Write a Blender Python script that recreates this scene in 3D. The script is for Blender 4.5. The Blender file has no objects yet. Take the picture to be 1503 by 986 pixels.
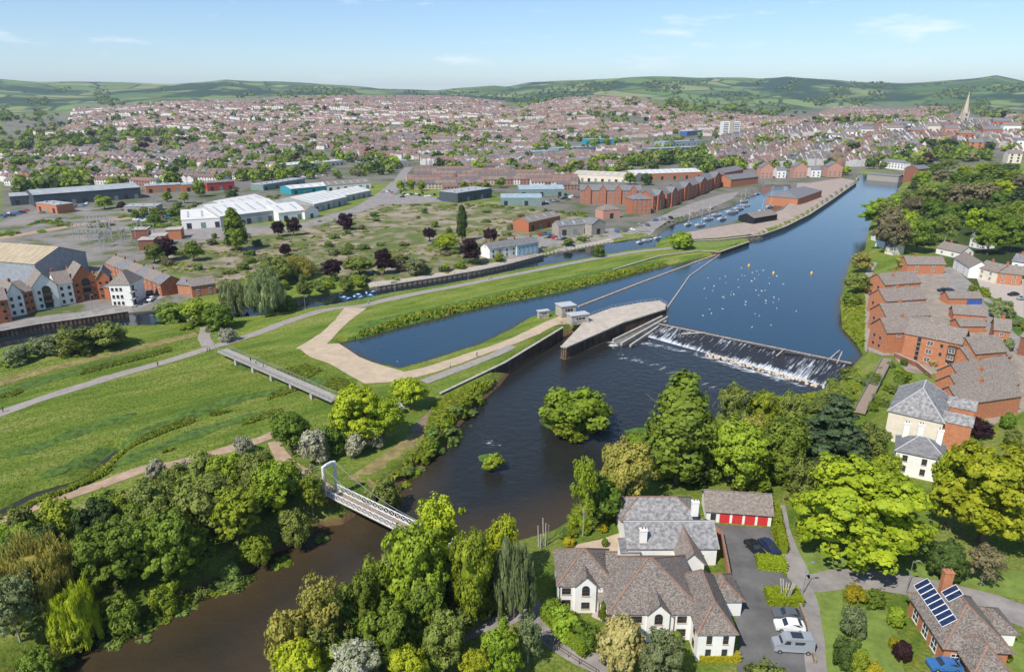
import bpy, bmesh, math, random
import numpy as np
from mathutils import Vector, Matrix
from mathutils.geometry import delaunay_2d_cdt
random.seed(7); RNG=np.random.default_rng(7)
SC=bpy.context.scene; COL=SC.collection
# ---------------- camera, sky, sun, exposure ----------------
CAM_H=80.0; PITCH=math.radians(18.9); FPX=1003.0; IW,IH=1503,986
cam_d=bpy.data.cameras.new('camera'); cam=bpy.data.objects.new('camera',cam_d); COL.objects.link(cam)
cam.location=(0,0,CAM_H); cam.rotation_euler=(math.pi/2-PITCH,0,0)
cam_d.sensor_width=36; cam_d.lens=36*FPX/IW; cam_d.clip_start=1; cam_d.clip_end=60000
SC.camera=cam
SUN_AZ=(-0.62,-0.78); SUN_EL=math.radians(50)
wd=bpy.data.worlds.new('World'); SC.world=wd; wd.use_nodes=True
nt=wd.node_tree; bg=nt.nodes['Background']
sky=nt.nodes.new('ShaderNodeTexSky'); sky.sky_type='NISHITA'; sky.sun_disc=False
sky.sun_elevation=SUN_EL; sky.sun_rotation=math.atan2(SUN_AZ[0],SUN_AZ[1]); sky.altitude=50; sky.air_density=1.0; sky.dust_density=0.0; sky.ozone_density=5.5
# a few small thin clouds low over the hills, as a function of direction
tc=nt.nodes.new('ShaderNodeTexCoord'); sep=nt.nodes.new('ShaderNodeSeparateXYZ'); nt.links.new(tc.outputs['Generated'],sep.inputs[0])
mp=nt.nodes.new('ShaderNodeMapping'); mp.inputs['Scale'].default_value=(7,7,34); nt.links.new(tc.outputs['Generated'],mp.inputs[0])
nz=nt.nodes.new('ShaderNodeTexNoise'); nz.inputs['Scale'].default_value=1.0; nz.inputs['Detail'].default_value=6; nz.inputs['Roughness'].default_value=.6; nt.links.new(mp.outputs[0],nz.inputs['Vector'])
cr=nt.nodes.new('ShaderNodeValToRGB'); cr.color_ramp.elements[0].position=.57; cr.color_ramp.elements[1].position=.74; nt.links.new(nz.outputs['Fac'],cr.inputs[0])
vm=nt.nodes.new('ShaderNodeMapRange'); vm.inputs[1].default_value=.0; vm.inputs[2].default_value=.05; nt.links.new(sep.outputs['Z'],vm.inputs[0])
m2=nt.nodes.new('ShaderNodeMath'); m2.operation='MULTIPLY'; nt.links.new(cr.outputs[0],m2.inputs[0]); nt.links.new(vm.outputs[0],m2.inputs[1])
m3=nt.nodes.new('ShaderNodeMath'); m3.operation='MULTIPLY'; m3.inputs[1].default_value=.55; nt.links.new(m2.outputs[0],m3.inputs[0])
mx=nt.nodes.new('ShaderNodeMixRGB'); mx.inputs[2].default_value=(9.0,9.0,9.4,1); nt.links.new(m3.outputs[0],mx.inputs[0]); nt.links.new(sky.outputs[0],mx.inputs[1])
nt.links.new(mx.outputs[0],bg.inputs[0]); bg.inputs[1].default_value=0.10
sun_d=bpy.data.lights.new('sun','SUN'); sun_d.energy=4.0; sun_d.angle=math.radians(.53); sun_d.color=(1,.955,.88)
sun=bpy.data.objects.new('sun',sun_d); COL.objects.link(sun)
sv=Vector((SUN_AZ[0]*math.cos(SUN_EL),SUN_AZ[1]*math.cos(SUN_EL),math.sin(SUN_EL))); sun.rotation_euler=sv.to_track_quat('Z','Y').to_euler(); sun.location=sv*300
SC.view_settings.view_transform='Standard'; SC.view_settings.look='None'; SC.view_settings.exposure=0.57; SC.view_settings.gamma=1
SC.cycles.use_denoising=True; SC.cycles.max_bounces=6; SC.cycles.transparent_max_bounces=12; SC.cycles.diffuse_bounces=3; SC.cycles.glossy_bounces=2; SC.cycles.volume_bounces=0
try: SC.cycles.denoiser='OPENIMAGEDENOISE'
except Exception: pass
# ---------------- geometry of the place ----------------
CP,SP=math.cos(PITCH),math.sin(PITCH)
def P(px,py,z=0.0):
    dx=(px-IW/2)/FPX; dy=-(py-IH/2)/FPX
    d=(dx,CP+dy*SP,-SP+dy*CP); t=(z-CAM_H)/d[2]
    return np.array([d[0]*t,d[1]*t,z])
def PL(pts,z=0.0): return np.array([P(a,b,z)[:2] for a,b in pts])
def depth_of(p): return p[1]*CP+(CAM_H-p[2])*SP
def sstep(a,b,x):
    t=np.clip((x-a)/(b-a),0,1); return t*t*(3-2*t)
def sdf(poly,x,y):
    """signed distance, positive inside"""
    x=np.asarray(x,float); y=np.asarray(y,float); n=len(poly); d=np.full(x.shape,1e18); ins=np.zeros(x.shape,bool)
    for i in range(n):
        ax,ay=poly[i]; bx,by=poly[(i+1)%n]; ex,ey=bx-ax,by-ay; L=ex*ex+ey*ey+1e-12
        t=np.clip(((x-ax)*ex+(y-ay)*ey)/L,0,1); d=np.minimum(d,(x-ax-t*ex)**2+(y-ay-t*ey)**2)
        c=((ay>y)!=(by>y)); xi=ex*(y-ay)/(ey if abs(ey)>1e-9 else 1e-9)+ax; ins^=(c&(x<xi))
    d=np.sqrt(d); return np.where(ins,d,-d)
def dline(line,x,y):
    d=np.full(np.shape(x),1e18)
    for i in range(len(line)-1):
        ax,ay=line[i]; bx,by=line[i+1]; ex,ey=bx-ax,by-ay; L=ex*ex+ey*ey+1e-12
        t=np.clip(((x-ax)*ex+(y-ay)*ey)/L,0,1); d=np.minimum(d,(x-ax-t*ex)**2+(y-ay-t*ey)**2)
    return np.sqrt(d)
PIER_S=[(830,509),(874,490),(915,472),(976,453)]; PIER_N=[(846,484),(864,464),(897,452),(940,444),(968,441),(979,447)]
LOW=np.vstack([PL([(-40,1040),(30,990),(76,959),(111,944),(152,926),(198,913),(236,893),(269,878),(304,860),(337,855),(362,840),(385,823),(393,812),(421,804),(443,792),(471,771),(502,768),(522,753),(545,735),(568,725),(598,699),(623,679),(656,654),(669,628),(689,608),(710,585),(732,565),(745,548),(790,520),(826,495),(840,484)],0),PL([(846,484),(824,507)]+PIER_S,4.3),PL([(968,474),(1110,506),(1196,524),(1250,533),(1228,566),(1212,577),(1183,586),(1136,591),(1110,590),(1060,612),(1000,645),(960,655),(905,692),(860,735),(834,768),(800,790),(773,797),(705,815),(645,836),(575,862),(505,902),(445,952),(400,1005),(380,1060)],0)])
UP=np.vstack([PL([(497,505),(527,525),(547,533),(588,543),(618,535),(664,520),(697,510),(745,487),(773,470),(816,458),(836,464)],2.0),PL(PIER_N[1:],4.3),PL([(968,474),(1110,506),(1196,524),(1250,533),(1268,522),(1256,503),(1236,482),(1233,448),(1240,410),(1249,383),(1270,366),(1272,350),(1277,331),(1290,300),(1319,281),(1326,268),(1310,262),(1285,257),(1268,252),(1262,247),(1256,252),(1258,268),(1241,278),(1188,315),(1152,333),(1120,345),(1098,351),(1100,356),(1057,372),(1009,383),(968,392),(892,412),(816,430),(745,443),(672,459),(588,480),(547,492),(502,502)],2.0)])
CANAL=PL([(-120,520),(-60,503),(0,487),(60,475),(120,467),(186,459),(260,453),(330,449),(400,440),(476,431),(550,422),(649,406),(707,396),(745,388),(798,374),(882,358),(925,351),(962,347),(983,330),(1034,314),(1075,302),(1105,286),(1122,271),(1163,271),(1165,290),(1150,306),(1120,320),(1060,331),(1004,341),(985,345),(970,352),(958,364),(917,369),(849,381),(763,396),(707,408),(646,419),(580,430),(489,447),(430,458),(330,470),(255,476),(180,480),(100,486),(40,503),(0,512),(-60,528),(-120,545)],2.6)
RIGHT=np.vstack([PL([(380,1060),(400,1005),(445,952),(505,902),(575,862),(645,836),(705,815),(773,797),(834,768),(860,735),(905,692),(960,655),(1060,612),(1110,590),(1183,586),(1228,566),(1252,530),(1256,503),(1236,482),(1233,448),(1249,383),(1272,360),(1290,300),(1322,275)],1.0),[(900,700),(900,-60),(-60,-60)]])
LEFT=np.vstack([PL([(-120,520),(0,487),(120,467),(260,453),(400,440),(550,422),(745,388),(882,358),(962,347)],2.6),[(200,480),(300,700),(-700,700),(-700,200)]])
STREAM=PL([(-30,760),(0,748),(50,722),(111,704),(142,682),(172,656)],3)
YS=[(0,122),(80,125),(200,125),(260,126),(304,122),(337,119),(380,121),(446,123),(522,127),(598,132),(640,133),(690,130),(725,127),(745,128),(778,121),(841,118),(892,116),(950,112),(1019,116),(1110,117),(1149,113),(1188,117),(1241,124),(1319,126),(1371,123),(1424,120),(1450,117),(1503,126)]
YN=[(0,168),(100,163),(250,150),(400,147),(500,141),(600,143),(700,146),(760,152),(830,146),(880,141),(960,148),(1050,158),(1200,166),(1500,166)]
def vnoise(x,y,s,seed=0):
    x=np.asarray(x)/s; y=np.asarray(y)/s; xi=np.floor(x).astype(int); yi=np.floor(y).astype(int); fx=x-xi; fy=y-yi
    def hsh(a,b): 
        n=(a*374761393+b*668265263+seed*974711)&0x7fffffff; n=((n^(n>>13))*1274126177)&0x7fffffff; return ((n^(n>>16))&0xffff)/65535.0
    u=fx*fx*(3-2*fx); v=fy*fy*(3-2*fy)
    return (hsh(xi,yi)*(1-u)+hsh(xi+1,yi)*u)*(1-v)+(hsh(xi,yi+1)*(1-u)+hsh(xi+1,yi+1)*u)*v
def zfor(ypx,dist):  # height that shows at image row ypx at that distance
    return CAM_H+dist*math.tan(-1)*0 + dist*np.tan(np.arctan((493-ypx)/FPX)-PITCH)
def land(x,y):
    """ground height without water cuts"""
    x=np.asarray(x,float); y=np.asarray(y,float); d=np.hypot(x,y); px=751.5+FPX*x/np.maximum(y*CP+24,30)
    z=3.5+0.0*x
    sr=sdf(RIGHT,x,y); sl=sdf(LEFT,x,y)
    near=d<1100
    z=np.where(near,3.5+1.5*sstep(0,9,sr)+1.5*sstep(0,8,sl),z)
    z=z+22*sstep(45,190,sr)*sstep(250,420,y)*sstep(1500,700,d)
    z=z+np.where(sr<0,(vnoise(x,y,14,3)-.5)*.7*sstep(-3,-12,sr)*sstep(-2,-9,sl)*sstep(330,250,y),0)
    n1=(vnoise(x,y,400,1)-.5)*18+(vnoise(x,y,170,2)-.5)*7
    z1=zfor(np.interp(px,*zip(*YN)),2600.); right=sstep(1050,1250,px)
    zr=5+(np.maximum(z1,30)-5)*sstep(1000-330*right,2700-900*right,d)+n1*sstep(1000,1900,d)
    z2=zfor(np.interp(px,*zip(*YS)),6000.)
    zr=zr+(z2-z1-8)*sstep(3300,5900,d)+(vnoise(x,y,800,5)-.5)*60*sstep(3200,4200,d)*sstep(5800,4800,d)-160*sstep(6100,12000,d)
    return np.where(d>900,np.maximum(z*sstep(1300,900,d)+zr*sstep(900,1300,d),4),z)
def h(x,y):
    x=np.asarray(x,float); y=np.asarray(y,float); z=land(x,y)
    d=np.hypot(x,y); m=d<900
    if np.any(m):
        xm,ym=x[m] if x.ndim else x,y[m] if y.ndim else y; zm=z[m] if z.ndim else z
        def cut(zm,poly,bed,wl,w):
            s=sdf(poly,xm,ym); t=np.clip((s+w*.55)/w,0,1); zc=zm+(bed-zm)*t; return np.where(s>-w,np.minimum(zm,zc),zm)
        zm=cut(zm,LOW,-2.2,0,5.5); zm=cut(zm,UP,0.6,2,2.5); zm=cut(zm,CANAL,1.6,2.6,2.0)
        ds=dline(STREAM,xm,ym); zm=np.minimum(zm,np.where(ds<5,1.7+np.maximum(ds-1.0,0)*.55,99))
        if z.ndim: z[m]=zm
        else: z=zm
    return z
def H(x,y): return float(h(np.array([x]),np.array([y]))[0])
_lr=np.linspace(math.log(25),math.log(16000),1500); _la=np.radians(np.linspace(-64,64,640))
_R,_A=np.meshgrid(np.exp(_lr),_la,indexing='ij'); LANDG=land((_R*np.sin(_A)).ravel(),(_R*np.cos(_A)).ravel()).reshape(_R.shape)
def landf(x,y):
    """ground height, looked up"""
    x=np.asarray(x,float); y=np.asarray(y,float); u=(np.log(np.maximum(np.hypot(x,y),26))-_lr[0])/(_lr[1]-_lr[0]); v=(np.arctan2(x,y)-_la[0])/(_la[1]-_la[0])
    u=np.clip(u,0,len(_lr)-1.001); v=np.clip(v,0,len(_la)-1.001); i=u.astype(int); j=v.astype(int); a=u-i; b=v-j
    return (LANDG[i,j]*(1-a)+LANDG[i+1,j]*a)*(1-b)+(LANDG[i,j+1]*(1-a)+LANDG[i+1,j+1]*a)*b
def L1(x,y): return float(landf(np.array([x]),np.array([y]))[0])
def G(px,py,up=0.0):
    """the ground point under the point `up` metres above ground that is seen at a pixel"""
    dx=(px-IW/2)/FPX; dy=-(py-IH/2)/FPX; d=np.array([dx,CP+dy*SP,-SP+dy*CP])
    a,b=70.,16000.
    ts=np.geomspace(70,16000,500); k=int(np.argmax(CAM_H+d[2]*ts<landf(d[0]*ts,d[1]*ts)+up))
    if k>0: a,b=ts[k-1],ts[k]
    ts=np.linspace(a,b,60); k=int(np.argmax(CAM_H+d[2]*ts<landf(d[0]*ts,d[1]*ts)+up)); b=ts[k]
    return np.array([d[0]*b,d[1]*b,CAM_H+d[2]*b-up])
# ---------------- materials ----------------
MATS={}
def mat(name,col,rough=.8,var=.25,scale=1.0,col2=None,bump=0,bscale=None,metal=0,spec=.3,coords='Object',detail=5,rand=0,stretch=(1,1,1)):
    if name in MATS: return MATS[name]
    m=bpy.data.materials.new(name); m.use_nodes=True; t=m.node_tree; b=t.nodes['Principled BSDF']
    b.inputs['Roughness'].default_value=rough; b.inputs['Metallic'].default_value=metal; b.inputs['Specular IOR Level'].default_value=spec
    c2=col2 or tuple(max(0,c*(1-var*1.6)) for c in col); c1=col if col2 else tuple(min(1,c*(1+var*.6)) for c in col)
    tcn=t.nodes.new('ShaderNodeTexCoord'); mpn=t.nodes.new('ShaderNodeMapping'); mpn.inputs['Scale'].default_value=stretch; t.links.new(tcn.outputs[coords],mpn.inputs[0])
    n=t.nodes.new('ShaderNodeTexNoise'); n.inputs['Scale'].default_value=scale; n.inputs['Detail'].default_value=detail; n.inputs['Roughness'].default_value=.65; t.links.new(mpn.outputs[0],n.inputs['Vector'])
    r=t.nodes.new('ShaderNodeValToRGB'); r.color_ramp.elements[0].position=.32; r.color_ramp.elements[1].position=.68
    r.color_ramp.elements[0].color=(*c2,1); r.color_ramp.elements[1].color=(*c1,1); t.links.new(n.outputs['Fac'],r.inputs[0]); out=r.outputs[0]
    if rand:
        oi=t.nodes.new('ShaderNodeObjectInfo'); hs=t.nodes.new('ShaderNodeHueSaturation'); mr=t.nodes.new('ShaderNodeMapRange'); mr.inputs[3].default_value=1-rand; mr.inputs[4].default_value=1+rand
        t.links.new(oi.outputs['Random'],mr.inputs[0]); t.links.new(mr.outputs[0],hs.inputs['Value']); t.links.new(out,hs.inputs['Color']); out=hs.outputs[0]
    t.links.new(out,b.inputs['Base Color'])
    if bump:
        bn=t.nodes.new('ShaderNodeTexNoise'); bn.inputs['Scale'].default_value=bscale or scale*4; bn.inputs['Detail'].default_value=4; t.links.new(mpn.outputs[0],bn.inputs['Vector'])
        bu=t.nodes.new('ShaderNodeBump'); bu.inputs['Strength'].default_value=min(1,bump); bu.inputs['Distance'].default_value=.3; t.links.new(bn.outputs['Fac'],bu.inputs['Height']); t.links.new(bu.outputs[0],b.inputs['Normal'])
    MATS[name]=m; return m
def leafmat(name,c1,c2,hv=.05):
    m=bpy.data.materials.new(name); m.use_nodes=True; t=m.node_tree; b=t.nodes['Principled BSDF']; out=t.nodes['Material Output']
    tcn=t.nodes.new('ShaderNodeTexCoord'); n=t.nodes.new('ShaderNodeTexNoise'); n.inputs['Scale'].default_value=7; n.inputs['Detail'].default_value=5; t.links.new(tcn.outputs['Object'],n.inputs['Vector'])
    r=t.nodes.new('ShaderNodeValToRGB'); r.color_ramp.elements[0].position=.35; r.color_ramp.elements[1].position=.66; r.color_ramp.elements[0].color=(*c2,1); r.color_ramp.elements[1].color=(*c1,1); t.links.new(n.outputs['Fac'],r.inputs[0])
    oi=t.nodes.new('ShaderNodeObjectInfo'); hs=t.nodes.new('ShaderNodeHueSaturation'); a=t.nodes.new('ShaderNodeMapRange'); a.inputs[3].default_value=.5-hv*.55; a.inputs[4].default_value=.5+hv*.12; v=t.nodes.new('ShaderNodeMapRange'); v.inputs[3].default_value=.78; v.inputs[4].default_value=1.2
    mm=t.nodes.new('ShaderNodeMath'); mm.operation='MULTIPLY'; mm.inputs[1].default_value=7.31; fr=t.nodes.new('ShaderNodeMath'); fr.operation='FRACT'
    t.links.new(oi.outputs['Random'],a.inputs[0]); t.links.new(oi.outputs['Random'],mm.inputs[0]); t.links.new(mm.outputs[0],fr.inputs[0]); t.links.new(fr.outputs[0],v.inputs[0])
    t.links.new(a.outputs[0],hs.inputs['Hue']); t.links.new(v.outputs[0],hs.inputs['Value']); t.links.new(r.outputs[0],hs.inputs['Color'])
    b.inputs['Roughness'].default_value=.6; b.inputs['Specular IOR Level'].default_value=.25; t.links.new(hs.outputs[0],b.inputs['Base Color'])
    tr=t.nodes.new('ShaderNodeBsdfTranslucent'); t.links.new(hs.outputs[0],tr.inputs[0]); ms=t.nodes.new('ShaderNodeMixShader'); ms.inputs[0].default_value=.36
    t.links.new(b.outputs[0],ms.inputs[1]); t.links.new(tr.outputs[0],ms.inputs[2]); t.links.new(ms.outputs[0],out.inputs[0]); MATS[name]=m; return m
# ---------------- mesh helpers ----------------
class MB:
    def __init__(s): s.v=[]; s.f=[]; s.m=[]
    def poly(s,pts,m=0):
        k=len(s.v); s.v+= [tuple(map(float,p)) for p in pts]; s.f.append(tuple(range(k,k+len(pts)))); s.m.append(m)
    def box(s,x0,x1,y0,y1,z0,z1,m=0):
        k=len(s.v); s.v+=[(x0,y0,z0),(x1,y0,z0),(x1,y1,z0),(x0,y1,z0),(x0,y0,z1),(x1,y0,z1),(x1,y1,z1),(x0,y1,z1)]
        for q in ((3,2,1,0),(4,5,6,7),(0,1,5,4),(1,2,6,5),(2,3,7,6),(3,0,4,7)): s.f.append(tuple(k+i for i in q)); s.m.append(m)
    def bar(s,p,q,w,hh=None,m=0):
        """square bar between two points"""
        p=Vector(p); q=Vector(q); d=(q-p).normalized(); u=d.cross(Vector((0,0,1)))
        if u.length<1e-3: u=Vector((1,0,0))
        u.normalize(); v=u.cross(d); hh=hh or w; k=len(s.v)
        for c in (p,q):
            for a,b in ((-1,-1),(1,-1),(1,1),(-1,1)): s.v.append(tuple(c+u*(a*w/2)+v*(b*hh/2)))
        for i in range(4): j=(i+1)%4; s.f.append((k+i,k+j,k+4+j,k+4+i)); s.m.append(m)
        s.f.append((k+3,k+2,k+1,k)); s.m.append(m); s.f.append((k+4,k+5,k+6,k+7)); s.m.append(m)
    def tube(s,p,q,r0,r1=None,n=8,m=0,cap=True):
        p=Vector(p); q=Vector(q); d=(q-p).normalized(); u=d.orthogonal().normalized(); v=d.cross(u); r1=r0 if r1 is None else r1; k=len(s.v)
        for c,r in ((p,r0),(q,r1)):
            for i in range(n): a=2*math.pi*i/n; s.v.append(tuple(c+u*(r*math.cos(a))+v*(r*math.sin(a))))
        for i in range(n): j=(i+1)%n; s.f.append((k+i,k+j,k+n+j,k+n+i)); s.m.append(m)
        if cap: s.f.append(tuple(range(k+n-1,k-1,-1))); s.m.append(m); s.f.append(tuple(range(k+n,k+2*n))); s.m.append(m)
    def prism(s,pts,z0,z1,m=0,mt=None):
        """pts counter-clockwise 2-D outline"""
        n=len(pts); a=sum(pts[i][0]*pts[(i+1)%n][1]-pts[(i+1)%n][0]*pts[i][1] for i in range(n))
        if a<0: pts=list(pts)[::-1]
        k=len(s.v); s.v+=[(float(x),float(y),z0) for x,y in pts]+[(float(x),float(y),z1) for x,y in pts]
        for i in range(n): j=(i+1)%n; s.f.append((k+i,k+j,k+n+j,k+n+i)); s.m.append(m)
        s.f.append(tuple(range(k+n,k+2*n))); s.m.append(m if mt is None else mt); s.f.append(tuple(range(k+n-1,k-1,-1))); s.m.append(m)
    def mesh(s,name,mats):
        me=bpy.data.meshes.new(name); me.from_pydata(s.v,[],s.f); 
        for m in mats: me.materials.append(m)
        me.polygons.foreach_set('material_index',s.m); me.update(); return me
    def obj(s,name,mats,parent=None,loc=None,rz=0): return link(name,s.mesh(name,mats),parent,loc,rz)
def link(name,me,parent=None,loc=None,rz=0):
    o=bpy.data.objects.new(name,me); COL.objects.link(o); o.parent=parent
    if loc is not None: o.location=tuple(map(float,loc))
    o.rotation_euler=(0,0,rz); return o
def tag(o,label,cat,group=None):
    o['label']=label; o['category']=cat
    if group: o['group']=group
    return o
def thing(name,label,cat,loc,rz=0,group=None):
    o=link(name,None,None,loc,rz); return tag(o,label,cat,group)
def struct(o): o['kind']='structure'; return o
def stuff(o,label=None,cat=None):
    o['kind']='stuff'
    if label: tag(o,label,cat)
    return o
def npmesh(name,v,q,mats,mi=None,smooth=False):
    v=np.asarray(v,np.float32); q=np.asarray(q,np.int32); me=bpy.data.meshes.new(name); k=q.shape[1]
    me.vertices.add(len(v)); me.vertices.foreach_set('co',v.ravel()); me.loops.add(q.size); me.loops.foreach_set('vertex_index',q.ravel())
    me.polygons.add(len(q)); me.polygons.foreach_set('loop_start',np.arange(0,q.size,k,dtype=np.int32))
    for m in mats: me.materials.append(m)
    if mi is not None: me.polygons.foreach_set('material_index',np.asarray(mi,np.int32))
    if smooth: me.polygons.foreach_set('use_smooth',np.ones(len(q),bool))
    me.update(calc_edges=True); me.validate(); return me
def fattr(me,name,a):
    at=me.attributes.new(name,'FLOAT','POINT'); at.data.foreach_set('value',np.asarray(a,np.float32))
# ---------------- terrain ----------------
NR,NA=900,420
rr=np.concatenate([np.geomspace(28,70,60,endpoint=False),np.geomspace(70,14000,NR)]); aa=np.radians(np.linspace(-63,63,NA))
RR,AA=np.meshgrid(rr,aa,indexing='ij'); GX=(RR*np.sin(AA)).ravel(); GY=(RR*np.cos(AA)).ravel(); GZ=h(GX,GY); nr=len(rr)
ii=np.arange((nr-1)*(NA-1)); a0=(ii//(NA-1))*NA+ii%(NA-1); GQ=np.stack([a0,a0+1,a0+NA+1,a0+NA],1)[:,::-1]
GD=np.hypot(GX,GY); GPX=751.5+FPX*GX/np.maximum(GY*CP+(CAM_H-GZ)*SP,20); GPY=493-FPX*(GY*SP-(CAM_H-GZ)*CP)/np.maximum(GY*CP+(CAM_H-GZ)*SP,20)
def inpoly_px(poly): return sdf(np.array(poly,float),GPX,GPY)
# land cover of the terrain sheet: town, waste ground, field, wood (grass elsewhere)
SUB=[(0,173),(110,163),(105,152),(250,150),(360,142),(480,142),(640,142),(700,146),(800,158),(830,145),(930,143),(1010,158),(1180,160),(1300,152),(1503,160),(1503,240),(1340,262),(1270,250),(1240,285),(1100,348),(900,352),(700,280),(540,270),(260,330),(0,330)]
town=sstep(-4,8,inpoly_px(SUB))*(GD>420)
WASTE=[(230,372),(330,345),(480,322),(560,300),(720,296),(860,318),(900,345),(760,380),(560,420),(430,400),(330,420),(240,400)]
waste=sstep(-3,4,inpoly_px(WASTE))*(GD<700)
IND=[(-60,345),(60,305),(230,300),(300,330),(420,330),(530,300),(560,300),(230,372),(240,405),(330,425),(200,462),(-60,490)]
ind=sstep(-3,4,inpoly_px(IND))*(GD<800)*(GD>200)
field=sstep(2100,2800,GD)
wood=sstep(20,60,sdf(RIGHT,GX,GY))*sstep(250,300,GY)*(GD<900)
me=npmesh('terrain',np.stack([GX,GY,GZ],1),GQ,[],smooth=True)
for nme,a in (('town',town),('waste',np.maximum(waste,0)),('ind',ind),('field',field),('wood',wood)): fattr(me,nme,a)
gm=bpy.data.materials.new('ground_cover'); gm.use_nodes=True; t=gm.node_tree; b=t.nodes['Principled BSDF']; b.inputs['Roughness'].default_value=.95; b.inputs['Specular IOR Level'].default_value=.1
tc=t.nodes.new('ShaderNodeTexCoord')
def noise(scale,detail=5,vec=None,rough=.6):
    n=t.nodes.new('ShaderNodeTexNoise'); n.inputs['Scale'].default_value=scale; n.inputs['Detail'].default_value=detail; n.inputs['Roughness'].default_value=rough; t.links.new(vec or tc.outputs['Object'],n.inputs['Vector']); return n.outputs['Fac']
def ramp(fac,*st):
    r=t.nodes.new('ShaderNodeValToRGB'); e=r.color_ramp.elements
    while len(e)<len(st): e.new(.5)
    for x,(p,c) in zip(e,st): x.position=p; x.color=(*c,1)
    t.links.new(fac,r.inputs[0]); return r.outputs[0]
def mix(fac,a,bb,mode='MIX'):
    n=t.nodes.new('ShaderNodeMixRGB'); n.blend_type=mode
    for i,x in enumerate((fac,a,bb)):
        if isinstance(x,(float,int)): n.inputs[i].default_value=x
        elif isinstance(x,tuple): n.inputs[i].default_value=(*x,1)
        else: t.links.new(x,n.inputs[i])
    return n.outputs[0]
def attr(nm): a=t.nodes.new('ShaderNodeAttribute'); a.attribute_name=nm; return a.outputs['Fac']
mapn=t.nodes.new('ShaderNodeMapping'); mapn.vector_type='TEXTURE'; mapn.inputs['Rotation'].default_value=(0,0,math.radians(38)); mapn.inputs['Scale'].default_value=(5,1,1); t.links.new(tc.outputs['Object'],mapn.inputs[0])
g1=ramp(noise(.035,6),(.32,(.12,.18,.024)),(.5,(.18,.235,.034)),(.68,(.26,.265,.06)))
g2=ramp(noise(.16,7,mapn.outputs[0],.7),(.38,(.075,.14,.020)),(.50,(.20,.255,.036)),(.62,(.34,.32,.10)))
grass=mix(.65,g1,g2); grass=mix(ramp(noise(1.6,4),(.42,(0,0,0)),(.62,(.6,.6,.6))),grass,(.055,.115,.014))
grass=mix(ramp(noise(.06,3),(.62,(0,0,0)),(.72,(.35,.35,.35))),grass,(.25,.22,.02))
vor=t.nodes.new('ShaderNodeTexVoronoi'); vor.inputs['Scale'].default_value=.0042; t.links.new(tc.outputs['Object'],vor.inputs['Vector'])
ve=t.nodes.new('ShaderNodeTexVoronoi'); ve.feature='DISTANCE_TO_EDGE'; ve.inputs['Scale'].default_value=.0042; t.links.new(tc.outputs['Object'],ve.inputs['Vector'])
sp=t.nodes.new('ShaderNodeSeparateColor'); t.links.new(vor.outputs['Color'],sp.inputs[0])
fld=ramp(sp.outputs[0],(.0,(.07,.12,.035)),(.3,(.12,.19,.05)),(.55,(.18,.24,.07)),(.8,(.25,.26,.11)),(1,(.09,.15,.04)))
fld=mix(ramp(ve.outputs['Distance'],(.03,(1,1,1)),(.06,(0,0,0))),fld,(.045,.075,.028))
fld=mix(ramp(noise(.0016,5),(.52,(0,0,0)),(.56,(1,1,1))),fld,(.035,.065,.03))
twn=ramp(noise(.03,4),(.35,(.09,.12,.04)),(.48,(.16,.15,.12)),(.6,(.2,.18,.16)),(.7,(.08,.12,.03)))
wst=ramp(noise(.07,6),(.42,(.12,.15,.045)),(.50,(.22,.195,.11)),(.60,(.33,.27,.21)))
idt=ramp(noise(.05,4),(.40,(.11,.14,.04)),(.48,(.22,.2,.18)),(.7,(.3,.27,.24)))
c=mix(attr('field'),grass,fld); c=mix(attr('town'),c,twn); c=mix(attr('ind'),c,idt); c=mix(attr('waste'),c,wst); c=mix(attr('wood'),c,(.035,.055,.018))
sz=t.nodes.new('ShaderNodeSeparateXYZ'); t.links.new(tc.outputs['Object'],sz.inputs[0])
c=mix(ramp(sz.outputs['Z'],(0,(1,1,1)),(.001,(1,1,1))),c,c)
mr=t.nodes.new('ShaderNodeMapRange'); mr.inputs[1].default_value=1.6; mr.inputs[2].default_value=.4; t.links.new(sz.outputs['Z'],mr.inputs[0]); c=mix(mr.outputs[0],c,(.17,.10,.055))
t.links.new(c,b.inputs['Base Color'])
bu=t.nodes.new('ShaderNodeBump'); bu.inputs['Strength'].default_value=.9; bu.inputs['Distance'].default_value=.8; t.links.new(noise(.7,7,None,.8),bu.inputs['Height']); t.links.new(bu.outputs[0],b.inputs['Normal'])
me.materials.append(gm); struct(link('terrain',me))
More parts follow.
